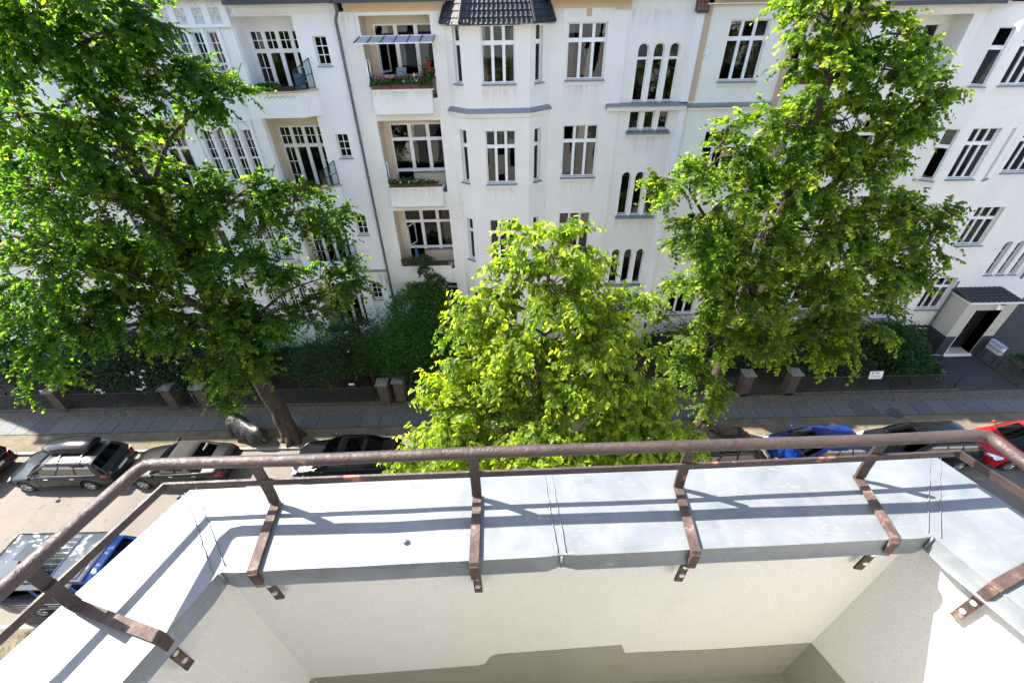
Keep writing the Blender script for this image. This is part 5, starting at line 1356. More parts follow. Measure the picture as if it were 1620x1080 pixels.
make_tree((-10.2, 13.92, 0), 'large dark green street tree with a thick leaning trunk beside the covered motorcycle', G_T,
    [([(-10.2, 13.92, -.1), (-10.35, 13.95, 2.4), (-10.7, 14.0, 5.0), (-10.85, 14.0, 7.2), (-11.1, 14.05, 9.4), (-11.2, 14.1, 11.6), (-11.3, 14.1, 13.6), (-11.6, 14.0, 15.8), (-12.0, 14.0, 17.6)], .40, .11),
     ([(-10.8, 14.0, 6.6), (-12.0, 13.6, 8.2), (-13.4, 13.1, 9.6), (-15.0, 12.8, 10.6)], .17, .05),
     ([(-11.0, 14.0, 8.6), (-9.9, 14.4, 10.2), (-8.5, 15.0, 11.2), (-7.4, 15.4, 11.2)], .09, .02),
     ([(-10.7, 14.0, 5.4), (-9.6, 14.2, 6.6), (-8.4, 14.6, 7.4), (-7.2, 15.0, 7.7)], .09, .02),
     ([(-11.2, 14.1, 11.4), (-10.2, 14.6, 12.8), (-9.2, 15.2, 13.6)], .09, .03),
     ([(-10.8, 14.0, 6.2), (-12.6, 13.2, 7.0), (-14.6, 12.4, 7.4), (-16.2, 12.2, 7.4)], .11, .035),
     ([(-11.2, 14.0, 10.2), (-12.2, 13.2, 12.2), (-12.6, 12.8, 13.8)], .11, .04),
     ([(-10.5, 13.97, 4.6), (-10.3, 13.3, 5.8), (-9.9, 12.9, 6.4)], .07, .03)],
    [(a, b, c, d*.97) for a, b, c, d in BL_L]+[(-8.6, 15.0, 10.9, .6), (-11.0, 13.6, 10.4, .9), (-11.4, 13.4, 12.0, .6)], 11, 6600, 15, .125, 'leaf_big', spray_len=(.4, .85))
make_tree((8.85, 14.1, 0), 'tall bright green street tree beside the blue car in front of the cream building', G_T,
    [([(8.85, 14.1, -.1), (8.8, 14.1, 3.0), (8.9, 14.1, 6.0), (9.0, 14.1, 9.0), (9.1, 14.2, 12.0), (9.1, 14.3, 14.5), (8.9, 14.4, 16.8)], .33, .07),
     ([(8.9, 14.1, 6.2), (10.2, 13.9, 7.4), (11.8, 13.8, 8.3), (13.8, 13.9, 9.0)], .12, .04),
     ([(8.9, 14.1, 7.2), (7.6, 13.7, 8.8), (6.4, 13.3, 10.2), (5.4, 13.1, 11.4)], .11, .035),
     ([(9.0, 14.1, 9.4), (10.4, 14.2, 11.2), (11.8, 14.4, 12.7)], .10, .04),
     ([(8.85, 14.1, 4.6), (7.9, 13.3, 5.4), (7.2, 12.8, 5.6)], .08, .03), ([(8.9, 14.1, 5.2), (10.2, 13.5, 6.0), (11.6, 13.2, 6.4)], .09, .03)],
    [(a, b, c, d*.87) for a, b, c, d in BL_R], 12, 5400, 15, .128, 'leaf_right', spray_len=(.4, .8))
make_tree((.36, 5.05, 0), 'young yellow-green street tree rising just beyond the middle of the handrail', G_T,
    [([(.36, 5.05, -.1), (.34, 5.05, 3.0), (.36, 5.05, 6.0), (.40, 5.05, 9.0), (.46, 5.05, 11.2), (.48, 5.05, 12.6), (.55, 5.1, 13.5)], .13, .012),
     ([(.38, 5.05, 8.2), (-.4, 4.7, 9.4), (-1.2, 4.5, 10.0)], .045, .014), ([(.38, 5.05, 8.4), (1.2, 4.8, 9.4), (2.2, 4.8, 10.2)], .045, .014), ([(.42, 5.05, 9.6), (.4, 4.4, 10.6), (.3, 4.3, 11.3)], .035, .012)],
    BL_N, 13, 6400, 11, .088, 'leaf_near', spray_len=(.22, .48), hang=.95, lround=.36)
make_tree((-17.6, 5.3, 0), 'street tree left of the frame whose crown shades the camper van', G_T,
    [([(-17.6, 5.3, -.1), (-17.8, 5.5, 3.0), (-18.2, 6.8, 5.2), (-18.6, 8.4, 6.8)], .25, .06)],
    [(-17.7, 8.9, 6.2, 1.15), (-18.7, 8.0, 6.4, 1.25), (-17.9, 7.7, 7.2, 1.0), (-19.4, 9.2, 6.6, 1.2), (-19.0, 9.6, 7.6, 1.2), (-20.2, 8.4, 6.4, 1.2)], 14, 300, 13, .16, 'leaf_right', twigs=False)

def make_shrub(name, base, label, cat, group, blobs, seed, n, lsize, mat, flowers=None, ymax=19.85, upleaf=.7):
    R = np.random.RandomState(seed); base = np.array(base, float)
    T = empty(name, tuple(base), label, cat, group); st = MB(); P, A, N = [], [], []
    vol = np.array([b[3]**2 for b in blobs]); vol /= vol.sum()
    for b, v in zip(blobs, vol):
        c = np.array(b[:3]); r = b[3]; k = int(n*v)
        d = R.normal(0, 1, (k, 3)); d[:, 2] = np.abs(d[:, 2])*.9-.25; d /= np.linalg.norm(d, axis=1, keepdims=True)
        # clumps: pull directions towards random shoot tips
        tips = R.normal(0, 1, (int(14+26*r), 3)); tips[:, 2] = np.abs(tips[:, 2])-.2; tips /= np.linalg.norm(tips, axis=1, keepdims=True)
        ti = R.randint(0, len(tips), k); d = d*.5+tips[ti]*.75; d /= np.linalg.norm(d, axis=1, keepdims=True)
        rad_ = r*(R.uniform(.45, 1.0, k)**.5)*(1+.18*R.normal(0, 1, len(tips))[ti])
        p = c+d*rad_[:, None]; p[:, 1] = np.minimum(p[:, 1], ymax-R.uniform(0, .1, k))
        P.append(p); A.append(d+R.normal(0, .5, (k, 3))-np.array([0, 0, .25])); nn = d*.5+R.normal(0, .35, (k, 3)); nn[:, 2] += upleaf; N.append(nn)
        for _ in range(3): st.tube([(c[0]-base[0]+R.uniform(-.1, .1), c[1]-base[1]+R.uniform(-.1, .1), -.05), tuple(c-base+np.array([R.uniform(-.2, .2)*r, 0, 0]))], [.03, .012], 5, 'twig', cap=False)
        st.tube([(0, 0, -.05), (c[0]-base[0], c[1]-base[1], .02)], [.02, .03], 4, 'twig', cap=False)
    P = np.concatenate(P); A = np.concatenate(A); N = np.concatenate(N); ok = P[:, 2] > .02; P, A, N = P[ok], A[ok], N[ok]; k = len(P)
    me = leaves_mesh('foliage', P-base, A, N, lsize*R.uniform(.7, 1.25, k), R.beta(2, 3, k), mat, round_=.30)
    st.build('stem', T); tag(link('foliage', me, T), kind='stuff')
    if flowers:
        fm = MB()
        for _ in range(flowers[0]):
            b = blobs[R.randint(len(blobs))]; d = R.normal(0, 1, 3); d[1] = -abs(d[1]); d[2] = abs(d[2])*.8; d /= np.linalg.norm(d); c = np.array(b[:3])+d*b[3]*1.02-base
            for q in range(4):
                e = c+R.normal(0, .035, 3); fm.lathe([(0, -.03), (.035, -.01), (.032, .02), (0, .035)], tuple(e), 'z', 5, flowers[1])
        tag(fm.build('blossom', T), kind='stuff')
    return T
M['fl_white'] = plain('white_blossom', (.75, .75, .78), .7); M['fl_lilac'] = plain('lilac_blossom', (.42, .34, .55), .7)
M['fl_red'] = plain('red_geranium', (.45, .015, .02), .6); M['fl_pink'] = plain('pink_blossom', (.45, .05, .16), .6); M['fl_violet'] = plain('violet_blossom', (.14, .05, .25), .6)
def row(x0, x1, y, h, step, R, jit=.35):
    out = []; x = x0
    while x < x1: out.append((x, y+R.uniform(-.4, .4), h*R.uniform(.45, .62), h*R.uniform(.45, .6))); x += step*R.uniform(.8, 1.2)
    return out
RR = random.Random(21); GS = 'shrubs in the front gardens'
make_shrub('shrub', (-21.5, 17.6, 0), 'dark flowering shrub at the far left behind the garden edging', 'shrub', GS, row(-26, -19.8, 17.7, 1.9, 1.0, RR)+row(-25.5, -19.5, 18.6, 2.3, 1.3, RR), 31, 9000, .15, 'leaf_rhodo')
make_shrub('shrub', (-17.4, 17.6, 0), 'white flowering rhododendron bank left of the brick gate pillars', 'shrub', GS, row(-19.7, -15.6, 17.5, 2.1, .9, RR)+row(-19.5, -15.6, 18.5, 2.5, 1.2, RR), 32, 9000, .15, 'leaf_rhodo', (26, 'fl_white'))
make_shrub('shrub', (-12.6, 17.8, 0), 'dark green shrub behind the trunk of the big tree', 'shrub', GS, row(-14.3, -10.3, 17.8, 1.9, .9, RR)+[(-11.0, 17.2, .9, .8)], 33, 7500, .12, 'leaf_rhodo', (6, 'fl_white'))
make_shrub('shrub', (-8.4, 17.6, 0), 'mid green shrub between the big trunk and the tall dark shrub', 'shrub', GS, row(-9.9, -7.3, 17.6, 2.6, .8, RR)+[(-9.4, 17.0, .8, .75), (-8.6, 18.6, 2.2, 1.1), (-7.6, 18.2, 2.6, 1.0)], 34, 9000, .11, 'leaf_shrub', (3, 'fl_white'))
make_shrub('shrub', (-4.6, 17.9, 0), 'tall dense dark green shrub below the loggias of the white building', 'shrub', GS, [(-6.2, 17.8, 1.5, 1.25), (-5.3, 17.6, 2.4, 1.45), (-4.2, 17.7, 2.7, 1.5), (-3.1, 17.9, 2.2, 1.35), (-4.8, 18.3, 3.9, 1.25), (-3.7, 18.4, 4.0, 1.1), (-6.6, 17.6, 2.3, .8), (-5.6, 17.2, 1.1, 1.0), (-3.6, 17.0, 1.2, 1.05), (-2.5, 17.4, 1.3, 1.0)], 35, 30000, .10, 'leaf_tall')
make_shrub('climbing_plant', (-3.95, 19.2, 0), 'thin climbing plant reaching up to the lowest white loggia parapet', 'plant', None, [(-4.0, 19.3, 4.4, .45), (-3.7, 19.45, 5.0, .38), (-4.15, 19.45, 5.5, .34), (-4.1, 19.5, 6.1, .30), (-3.4, 19.45, 4.7, .35), (-4.6, 19.4, 4.5, .35)], 36, 1500, .12, 'leaf_pot')
make_shrub('shrub', (2.6, 17.9, 0), 'low shrub bank behind the young tree below the bay', 'shrub', GS, row(-1.2, 4.8, 17.9, 1.8, 1.0, RR), 37, 7000, .12, 'leaf_rhodo')
make_shrub('shrub', (9.2, 17.8, 0), 'dark shrub left of the slanting brick pillars under the tall tree', 'shrub', GS, row(7.6, 11.4, 17.7, 1.9, .9, RR)+row(8, 11.4, 18.6, 2.3, 1.2, RR), 38, 9000, .12, 'leaf_rhodo', (4, 'fl_lilac'))
make_shrub('shrub', (12.9, 18.4, 0), 'lilac dotted shrub behind the gap between the slanting brick pillars', 'shrub', GS, row(11.6, 14.2, 18.4, 1.7, .9, RR), 39, 5000, .12, 'leaf_rhodo', (7, 'fl_lilac'))
make_shrub('shrub', (16.2, 17.8, 0), 'dark garden shrub behind the wire fence and white notice', 'shrub', GS, row(14.4, 18.8, 17.6, 1.7, .9, RR)+row(14.6, 18.6, 18.7, 2.2, 1.2, RR), 40, 10000, .12, 'leaf_rhodo')
make_shrub('shrub', (20.4, 17.9, 0), 'leafy green shrub beside the parked bicycle and cellar window', 'shrub', GS, [(19.4, 18.2, 1.4, 1.2), (20.3, 18.4, 1.3, 1.1), (20.8, 17.5, .8, .85), (21.4, 18.6, .9, .8), (19.8, 17.1, .6, .75), (21.6, 17.1, .35, .5)], 41, 11000, .12, 'leaf_shrub')
make_shrub('shrub', (27.2, 17.6, 0), 'low green planting behind the railing right of the cobbled path', 'shrub', GS, row(26.6, 31, 17.4, .8, .7, RR)+row(26.8, 31, 16.6, .6, .7, RR), 42, 5000, .10, 'leaf_shrub')
# ================================================================== VEHICLES
def paint(name, col, rough=.17, metal=0.0, coat=.12):
    m = plain(name, col, rough, metal, .05, 3, coat=coat, spec=.3); return m
M['grey_paint'] = paint('steel_grey_car_paint', (.013, .017, .021), .2, 0)
M['anth_paint'] = paint('anthracite_car_paint', (.007, .007, .0075), .25, 0)
M['black_paint'] = paint('black_car_paint', (.006, .006, .008), .18)
M['brown_paint'] = paint('dark_brown_car_paint', (.010, .008, .007), .25, 0)
M['blue_paint'] = paint('blue_car_paint', (.002, .017, .11), .18)
M['red_paint'] = paint('red_car_paint', (.32, .008, .010), .25)
M['vanblue'] = paint('deep_blue_van_paint', (.008, .07, .32), .3)
M['vandark'] = paint('night_blue_van_paint', (.008, .016, .055), .3)
M['vanwhite'] = plain('white_van_roof', (.34, .35, .36), .4, var=.05)
M['softtop'] = plain('black_canvas_hood', (.009, .0088, .0085), .9, bump=.4, bscale=150)
M['tyre'] = plain('tyre_rubber', (.012, .012, .012), .85); M['rim'] = plain('alloy_rim', (.45, .46, .48), .3, .8, .05)
M['chrome'] = plain('chrome', (.6, .6, .62), .15, 1.0, .03); M['trim'] = plain('black_plastic_trim', (.012, .012, .012), .55)
M['lamp'] = plain('headlamp_glass', (.55, .60, .66), .08, .4, .05, coat=1); M['tail'] = plain('red_tail_lamp', (.30, .01, .012), .15, coat=1)
M['plate'] = plain('number_plate_white', (.55, .55, .54), .5, var=.25, scale=40); M['solar'] = plain('solar_panel', (.010, .018, .05), .12, .2, .3, 30)

_WH = {}
def wheel_mesh(r, w):
    if (r, w) not in _WH:
        t = MB(); t.lathe([(r*.62, -w/2), (r*.90, -w/2), (r, -w*.34), (r, w*.34), (r*.90, w/2), (r*.62, w/2)], (0, 0, 0), 'y', 28, 'tyre')
        tm = t.build('wheel', mesh_only=True)
        q = MB(); q.lathe([(r*.64, -w*.47), (r*.58, -w*.44), (r*.56, -w*.2), (r*.14, -w*.22)], (0, 0, 0), 'y', 28, 'trim')
        for k in range(5):
            for s in (-.11, .11):
                a = 2*math.pi*k/5+s; q.tube([(r*.10*math.cos(a), -w*.44, r*.10*math.sin(a)), (r*.60*math.cos(a+s*.25), -w*.46, r*.60*math.sin(a+s*.25))], r*.055, 5, 'rim')
        q.lathe([(r*.66, -w*.50), (r*.60, -w*.52), (r*.57, -w*.44)], (0, 0, 0), 'y', 28, 'rim'); q.lathe([(r*.15, -w*.5), (0, -w*.52)], (0, 0, 0), 'y', 12, 'rim')
        _WH[(r, w)] = (tm, q.build('rim', mesh_only=True))
    return _WH[(r, w)]

def car(label, loc, L=4.3, W=1.76, Ht=1.45, style='hatch', mat='grey_paint', roofmat=None, face=-1, group='cars parked along the far kerb', wb=None, wheels_r=.31, dx=0, sunroof=False, cat='car', topkeys=None):
    """Front at local x=0, rear at x=L, rotated so that the front looks left (face=-1) or right."""
    T = empty('parked_car', loc, label, cat, group, 0 if face < 0 else math.pi)
    x0 = -L/2
    hw = W/2; xf, xr = .82, .82+(wb or L*.60)
    if style == 'van':
        K = [(0, .55, .35, .70, .74, .80), (.10, .84, .26, .95, .98, .80), (.45, .97, .24, 1.10, 1.14, .8), (1.0, 1, .24, 1.2, 1.24, .8), (L-.25, 1, .26, 1.2, 1.24, .8), (L-.04, .97, .3, 1.2, 1.24, .8), (L, .9, .4, 1.15, 1.2, .8)]
    elif style == 'hatch':
        K = [(0, .60, .34, .55, .58, 0), (.08, .80, .22, .62, .66, 0), (.3, .92, .20, .72, .78, 0), (.9, .99, .19, .83, .90, 0), (1.3, 1, .19, .90, .96, 0), (2.6, 1, .19, .94, .98, 0), (L-.7, .99, .20, .97, 1.0, 0), (L-.2, .94, .24, .97, 1.0, 0), (L-.04, .86, .32, .90, .94, 0), (L, .74, .42, .78, .80, 0)]
    else:
        K = [(0, .60, .34, .55, .58, 0), (.08, .80, .22, .62, .66, 0), (.3, .92, .20, .72, .77, 0), (.9, .99, .19, .81, .88, 0), (1.4, 1, .19, .88, .94, 0), (2.6, 1, .19, .92, .95, 0), (L-.9, .99, .20, .94, .98, 0), (L-.25, .93, .24, .92, .98, 0), (L-.05, .86, .30, .86, .92, 0), (L, .74, .42, .74, .78, 0)]
    K = np.array(K); xs = np.unique(np.concatenate([np.arange(0, L, .075), [L, .03, L-.03], K[:, 0]]))
    cols = [np.interp(xs, K[:, 0], K[:, i]) for i in range(1, 5)]
    for c in cols[0:1]+cols[2:4]:        # soften the key polyline
        for _ in range(3): c[1:-1] = .25*c[:-2]+.5*c[1:-1]+.25*c[2:]
    ra = wheels_r+.065
    pts = []; nr = 17
    for x, w, zb, zs, zd in zip(xs, *cols):
        w = w*hw; arch = 0
        for xw in (xf, xr):
            if abs(x-xw) < ra: arch = max(arch, wheels_r+math.sqrt(ra*ra-(x-xw)**2))
        lo = max(zb, arch); zm = max(.36*zs+.36*zb+.12, lo+.02); z4 = max(zs-.10, zm+.03)
        h = [(0, zb+.02), (w*.74, zb if not arch else max(zb, arch-.02)), (w*.93, lo), (w*.985, lo+.015), (w, zm), (w*.995, z4), (w*.965, zs-.012), (w*.90, zs+.012), (w*.5, zd-.008), (0, zd)]
        ring = [(x+x0, -y, z) for y, z in h]+[(x+x0, y, z) for y, z in h[-2:0:-1]]
        nr = len(ring); pts += ring
    b = MB(); n = len(xs); F = []
    for i in range(n-1):
        for k in range(nr): F.append((i*nr+k, i*nr+(k+1) % nr, (i+1)*nr+(k+1) % nr, (i+1)*nr+k))
    F.append(tuple(range(nr-1, -1, -1))); F.append(tuple((n-1)*nr+k for k in range(nr)))
    b.faces(pts, F, mat); bo = b.build('body', T); smooth_by_angle(bo, 38)
    # ---- greenhouse
    if style == 'van': g = dict(wb=.62, wt=1.32, rt=L-.08, rb=L-.03, hb=.955, ht=.80, zb=1.18)
    elif style == 'hatch': g = dict(wb=1.05, wt=1.85, rt=L-.55, rb=L-.12, hb=.90, ht=.70, zb=.93)
    elif style == 'wagon': g = dict(wb=1.1, wt=1.9, rt=L-.5, rb=L-.1, hb=.9, ht=.7, zb=.93)
    else: g = dict(wb=1.25, wt=2.05, rt=L-1.35, rb=L-.72, hb=.90, ht=.68, zb=.92)
    hb, ht, zb = g['hb']*hw, g['ht']*hw, g['zb']; wbx, wtx, rtx, rbx = (g[k]+x0 for k in ('wb', 'wt', 'rt', 'rb')); zt = Ht
    gm = MB(); nu, nv = 10, 8; top = []
    rm = roofmat or mat
    for i in range(nu+1):
        for j in range(nv+1):
            u, v = i/nu, j/nv*2-1
            x = wtx+(rtx-wtx)*u; e = max(0, abs(v)-.80)/.2; eu = max(0, abs(u-.5)*2-.85)/.15
            top.append((x, v*ht, zt+.045*(1-v*v)*(1-(2*u-1)**4*.6)-.035*e*e-.03*eu*eu))
    gm.faces(top, [(i*(nv+1)+j, i*(nv+1)+j+1, (i+1)*(nv+1)+j+1, (i+1)*(nv+1)+j) for i in range(nu) for j in range(nv)], rm)
    te = lambda i, j: top[i*(nv+1)+j]
    fr = [te(0, j) for j in range(nv+1)]; rr_ = [te(nu, j) for j in range(nv+1)]
    bow = .10
    fb = [(wbx+bow*((j/nv*2-1)**2)*1.2-.06, (j/nv*2-1)*hb, zb-.01) for j in range(nv+1)]; rb = [(rbx-bow*.6*((j/nv*2-1)**2)+.03, (j/nv*2-1)*hb, zb-.01) for j in range(nv+1)]
    gm.faces(fr+fb, [(j, j+1, nv+1+j+1, nv+1+j) for j in range(nv)], rm); gm.faces(rr_+rb, [(j+1, j, nv+1+j, nv+1+j+1) for j in range(nv)], rm)
    def side_pt(s, u, t): # s=-1 near, u along, t from belt to roof
        i = u*nu; i0 = min(int(i), nu-1); f = i-i0; j = 0 if s < 0 else nv
        a = Vector(te(i0, j)).lerp(Vector(te(i0+1, j)), f); q0, q1 = (fb[j], rb[j]); bpt = Vector(q0).lerp(Vector(q1), u); p = bpt.lerp(a, t)
        return p+Vector((0, s*.035*math.sin(math.pi*t), 0))
    for s in (-1, 1):
        P = [tuple(side_pt(s, i/nu, t/4)) for i in range(nu+1) for t in range(5)]
        gm.faces(P, [(i*5+t, i*5+t+1, (i+1)*5+t+1, (i+1)*5+t) for i in range(nu) for t in range(4)], rm)
    go = gm.build('cabin', T); smooth_by_angle(go, 32)
    off = .010
    def strip(name, A, B, f0, f1, t0, t1, nrm, mt='carglass'):
        w = MB(); pts = []; k = 8
        for i in range(k+1):
            u = f0+(f1-f0)*i/k; q = u*nv; j = min(int(q), nv-1); f = q-j
            a = Vector(A[j]).lerp(Vector(A[j+1]), f); bb = Vector(B[j]).lerp(Vector(B[j+1]), f)
            for t in (t0, t1): pts.append(tuple(a.lerp(bb, t)+nrm*off))
        w.faces(pts, [(2*i, 2*i+1, 2*i+3, 2*i+2) for i in range(k)], mt); return w.build(name, T, smooth=True)
    strip('windshield', fr, fb, .06, .94, .05, .90, Vector((-.7, 0, .7))); strip('rear_window', rr_, rb, .08, .92, .08, .62 if style != 'sedan' else .86, Vector((.7, 0, .7)))
    for s in (-1, 1):
        spans = ((.10, .47), (.51, .82)) if style == 'sedan' else ((.09, .36), (.39, .64), (.67, .92))
        if style == 'van': spans = ((.05, .22), (.27, .58), (.62, .95))
        for (u0, u1) in spans:
            w = MB(); P = []
            for i in range(5):
                u = u0+(u1-u0)*i/4
                for t in (.10, .25, .5, .75, .86): P.append(tuple(side_pt(s, u, t)+Vector((0, s*off, 0))))
            w.faces(P, [(i*5+t, i*5+t+1, (i+1)*5+t+1, (i+1)*5+t) for i in range(4) for t in range(4)], 'carglass'); w.build('side_window', T, smooth=True)
        # belt strip, mirror, handles, seams
        m = MB(); m.tube([tuple(side_pt(s, u, .04)+Vector((0, s*.012, 0))) for u in (.06, .3, .6, .9)], .010, 5, 'chrome' if mat == 'grey_paint' else 'trim'); m.build('belt_moulding', T)
        m = MB(); xm = wbx+.32; zmr = zb+.06
        m.lathe([(0, -.07), (.055, -.06), (.075, 0), (.06, .05), (0, .06)], (xm, s*(hw+.10), zmr+.02), 'x', 10, mat); m.tube([(xm, s*(hw-.06), zmr-.02), (xm, s*(hw+.06), zmr)], .022, 6, 'trim'); m.build('mirror', T, smooth=True)
        for hx in ((.42*L, .66*L) if style != 'sedan' else (.50*L, .72*L)):
            m = MB(); m.box(hx+x0, hx+x0+.17, s*(hw-.004)-.012, s*(hw-.004)+.022, .79, .82, 'chrome' if mat in ('grey_paint', 'anth_paint') else mat); m.build('door_handle', T)
        m = MB()
        for sx_ in ((.33*L, .545*L) if style != 'sedan' else (.36*L, .60*L)):
            m.tube([(sx_+x0, s*(hw*1.001), .26), (sx_+x0+.01, s*(hw*1.003), .55), (sx_+x0+.03, s*hw*.985, .86)], .006, 4, 'trim')
        m.tube([(.80*L+x0-.25, s*hw*.998, .45), (.80*L+x0-.12, s*hw, .7), (.80*L+x0-.08, s*hw*.98, .86)], .006, 4, 'trim'); tag(m.build('door_seam', T), kind='stuff')
        m = MB(); m.tube([(xf+ra+x0+.03, s*hw*.965, .215), (xr-ra+x0-.03, s*hw*.965, .215)], .03, 6, 'trim'); m.build('sill_trim', T)
        # lamps
        w0 = hw*.62
        m = MB(); m.faces([(x0+.02, s*w0*.78, .57), (x0+.14, s*hw*.87, .60), (x0+.34, s*hw*.925, .70), (x0+.40, s*hw*.86, .745), (x0+.20, s*hw*.66, .715), (x0+.055, s*w0*.75, .655)], [(0, 1, 2, 3, 4, 5)], 'lamp')
        for i, v in enumerate(m.v): m.v[i] = (v[0]-.012, v[1]+s*.012, v[2]+.016)
        m.build('headlight', T)
        m = MB()
        if style == 'sedan': q = [(L-.02, .60, .66), (L-.06, .86, .66), (L-.30, .935, .74), (L-.28, .93, .86), (L-.05, .84, .84), (L-.012, .60, .78)]
        elif style == 'van': q = [(L+.005, .82, .7), (L+.005, .9, .7), (L+.005, .9, 1.15), (L+.005, .82, 1.15)]
        else: q = [(L-.01, .58, .72), (L-.05, .84, .72), (L-.28, .93, .80), (L-.26, .925, .93), (L-.06, .84, .93), (L-.03, .62, .86)]
        m.faces([(a+x0+.012, s*(bq*hw+.012), c) for a, bq, c in q], [tuple(range(len(q)))], 'tail'); m.build('taillight', T)
        for xw in (xf, xr):
            tm, rmesh = wheel_mesh(wheels_r, .21)
            wl_ = link('wheel', tm, T, (xw+x0, s*(hw-.115), wheels_r), (0, 0, 0 if s < 0 else math.pi)); link('rim', rmesh, wl_)
    m = MB(); m.box(x0-.012, x0+.05, -hw*.42, hw*.42, .36, .52, 'trim'); m.build('grille', T)
    m = MB(); m.box(x0-.02, x0-.012, -.26, .26, .40, .51, 'plate'); m.build('number_plate', T)
    m = MB(); m.box(x0+L-.03, x0+L+.012, -.26, .26, .62, .73, 'plate'); m.build('number_plate', T)
    m = MB(); m.bbox(x0+L-.10, x0+L+.035, -hw*.86, hw*.86, .38, .56, .03, 'trim' if style == 'hatch' else mat); m.build('bumper', T)
    # dark interior floor so that glass reads deep
    m = MB(); m.box(wbx+.2, rbx-.2, -hb+.1, hb-.1, zb-.03, zb-.02, 'black')
    for sx_ in (1.95, 2.85):
        if style != 'van':
            for s in (-1, 1): m.bbox(x0+sx_+.2, x0+sx_+.36, s*.36-.22, s*.36+.22, zb-.02, zb+.30, .04, 'trim')
    tag(m.build('interior', T), kind='stuff')
    return T, dict(wtx=wtx, rtx=rtx, ht=ht, zt=zt, x0=x0, L=L, hw=hw, top=top, nu=nu, nv=nv, zb=zb, wbx=wbx, rbx=rbx)

RZ = -.12
cA, q = car('steel grey estate car carrying a black roof box', (-18.9, 12.26, RZ), 4.42, 1.78, 1.45, 'wagon', 'grey_paint', 'grey_paint')
rb = MB(); pts = []; NS = 12
for i in range(NS+1):
    t = i/NS; x = q['x0']+1.45+2.15*t; w = .40*min(1, .25+1.6*t**.6)*(1 if t < .97 else .93); h = .34*min(1, (.18+1.3*t**.7))*(1 if t < .94 else .85); zc_ = q['zt']+.10
    ring = [(x, -w, zc_), (x, -w*1.0, zc_+h*.35), (x, -w*.86, zc_+h*.78), (x, -w*.5, zc_+h), (x, 0, zc_+h*1.04), (x, w*.5, zc_+h), (x, w*.86, zc_+h*.78), (x, w, zc_+h*.35), (x, w, zc_)]
    pts += ring
F = [(i*9+k, i*9+(k+1) % 9, (i+1)*9+(k+1) % 9, (i+1)*9+k) for i in range(NS) for k in range(9)]+[tuple(range(8, -1, -1)), tuple(NS*9+k for k in range(9))]
rb.faces([(x, y+.20, z) for x, y, z in pts], F, 'black_paint'); o = rb.build('roof_box', cA); smooth_by_angle(o, 40)
for s in (-1, 1):
    m = MB(); m.tube([(q['wtx']+.1, s*(q['ht']-.03), q['zt']+.0), (q['wtx']+.25, s*(q['ht']-.03), q['zt']+.06), (q['rtx']-.3, s*(q['ht']-.03), q['zt']+.06), (q['rtx']-.12, s*(q['ht']-.03), q['zt']-.0)], .018, 6, 'chrome'); m.build('roof_rail', cA)
for xx in (.55, 1.45):
    m = MB(); m.box(q['wtx']+xx, q['wtx']+xx+.06, -q['ht']+.0, q['ht']-.0, q['zt']+.07, q['zt']+.10, 'chrome'); m.build('cross_bar', cA)

cB, q = car('anthracite cabriolet with a closed black canvas hood', (-14.15, 12.24, RZ), 4.25, 1.74, 1.38, 'sedan', 'anth_paint', 'softtop')
cC, q = car('black saloon with a bluish front wing under the young tree', (-7.1, 12.3, RZ), 4.5, 1.80, 1.44, 'sedan', 'black_paint')
m = MB(); m.faces([(q['wtx']+.35, -.38, q['zt']+.05), (q['wtx']+1.0, -.38, q['zt']+.055), (q['wtx']+1.0, .38, q['zt']+.055), (q['wtx']+.35, .38, q['zt']+.05)], [(0, 1, 2, 3)], 'carglass'); m.build('sunroof', cC)
cD, q = car('dark brown car half hidden between the young tree and the blue car', (8.25, 12.25, RZ), 4.2, 1.76, 1.44, 'hatch', 'brown_paint')
cE, q = car('bright blue small car behind the handrail', (12.95, 12.2, RZ), 4.0, 1.74, 1.45, 'hatch', 'blue_paint')
cF, q = car('black estate car between the blue car and the red car', (17.35, 12.25, RZ), 4.4, 1.80, 1.50, 'wagon', 'black_paint')
cG, q = car('red car at the right end of the parked row', (22.05, 12.2, RZ), 4.3, 1.78, 1.46, 'hatch', 'red_paint')
cH, q = car('dark car at the left end of the parked row, only its tail in view', (-24.2, 12.25, RZ), 4.4, 1.76, 1.46, 'wagon', 'brown_paint')

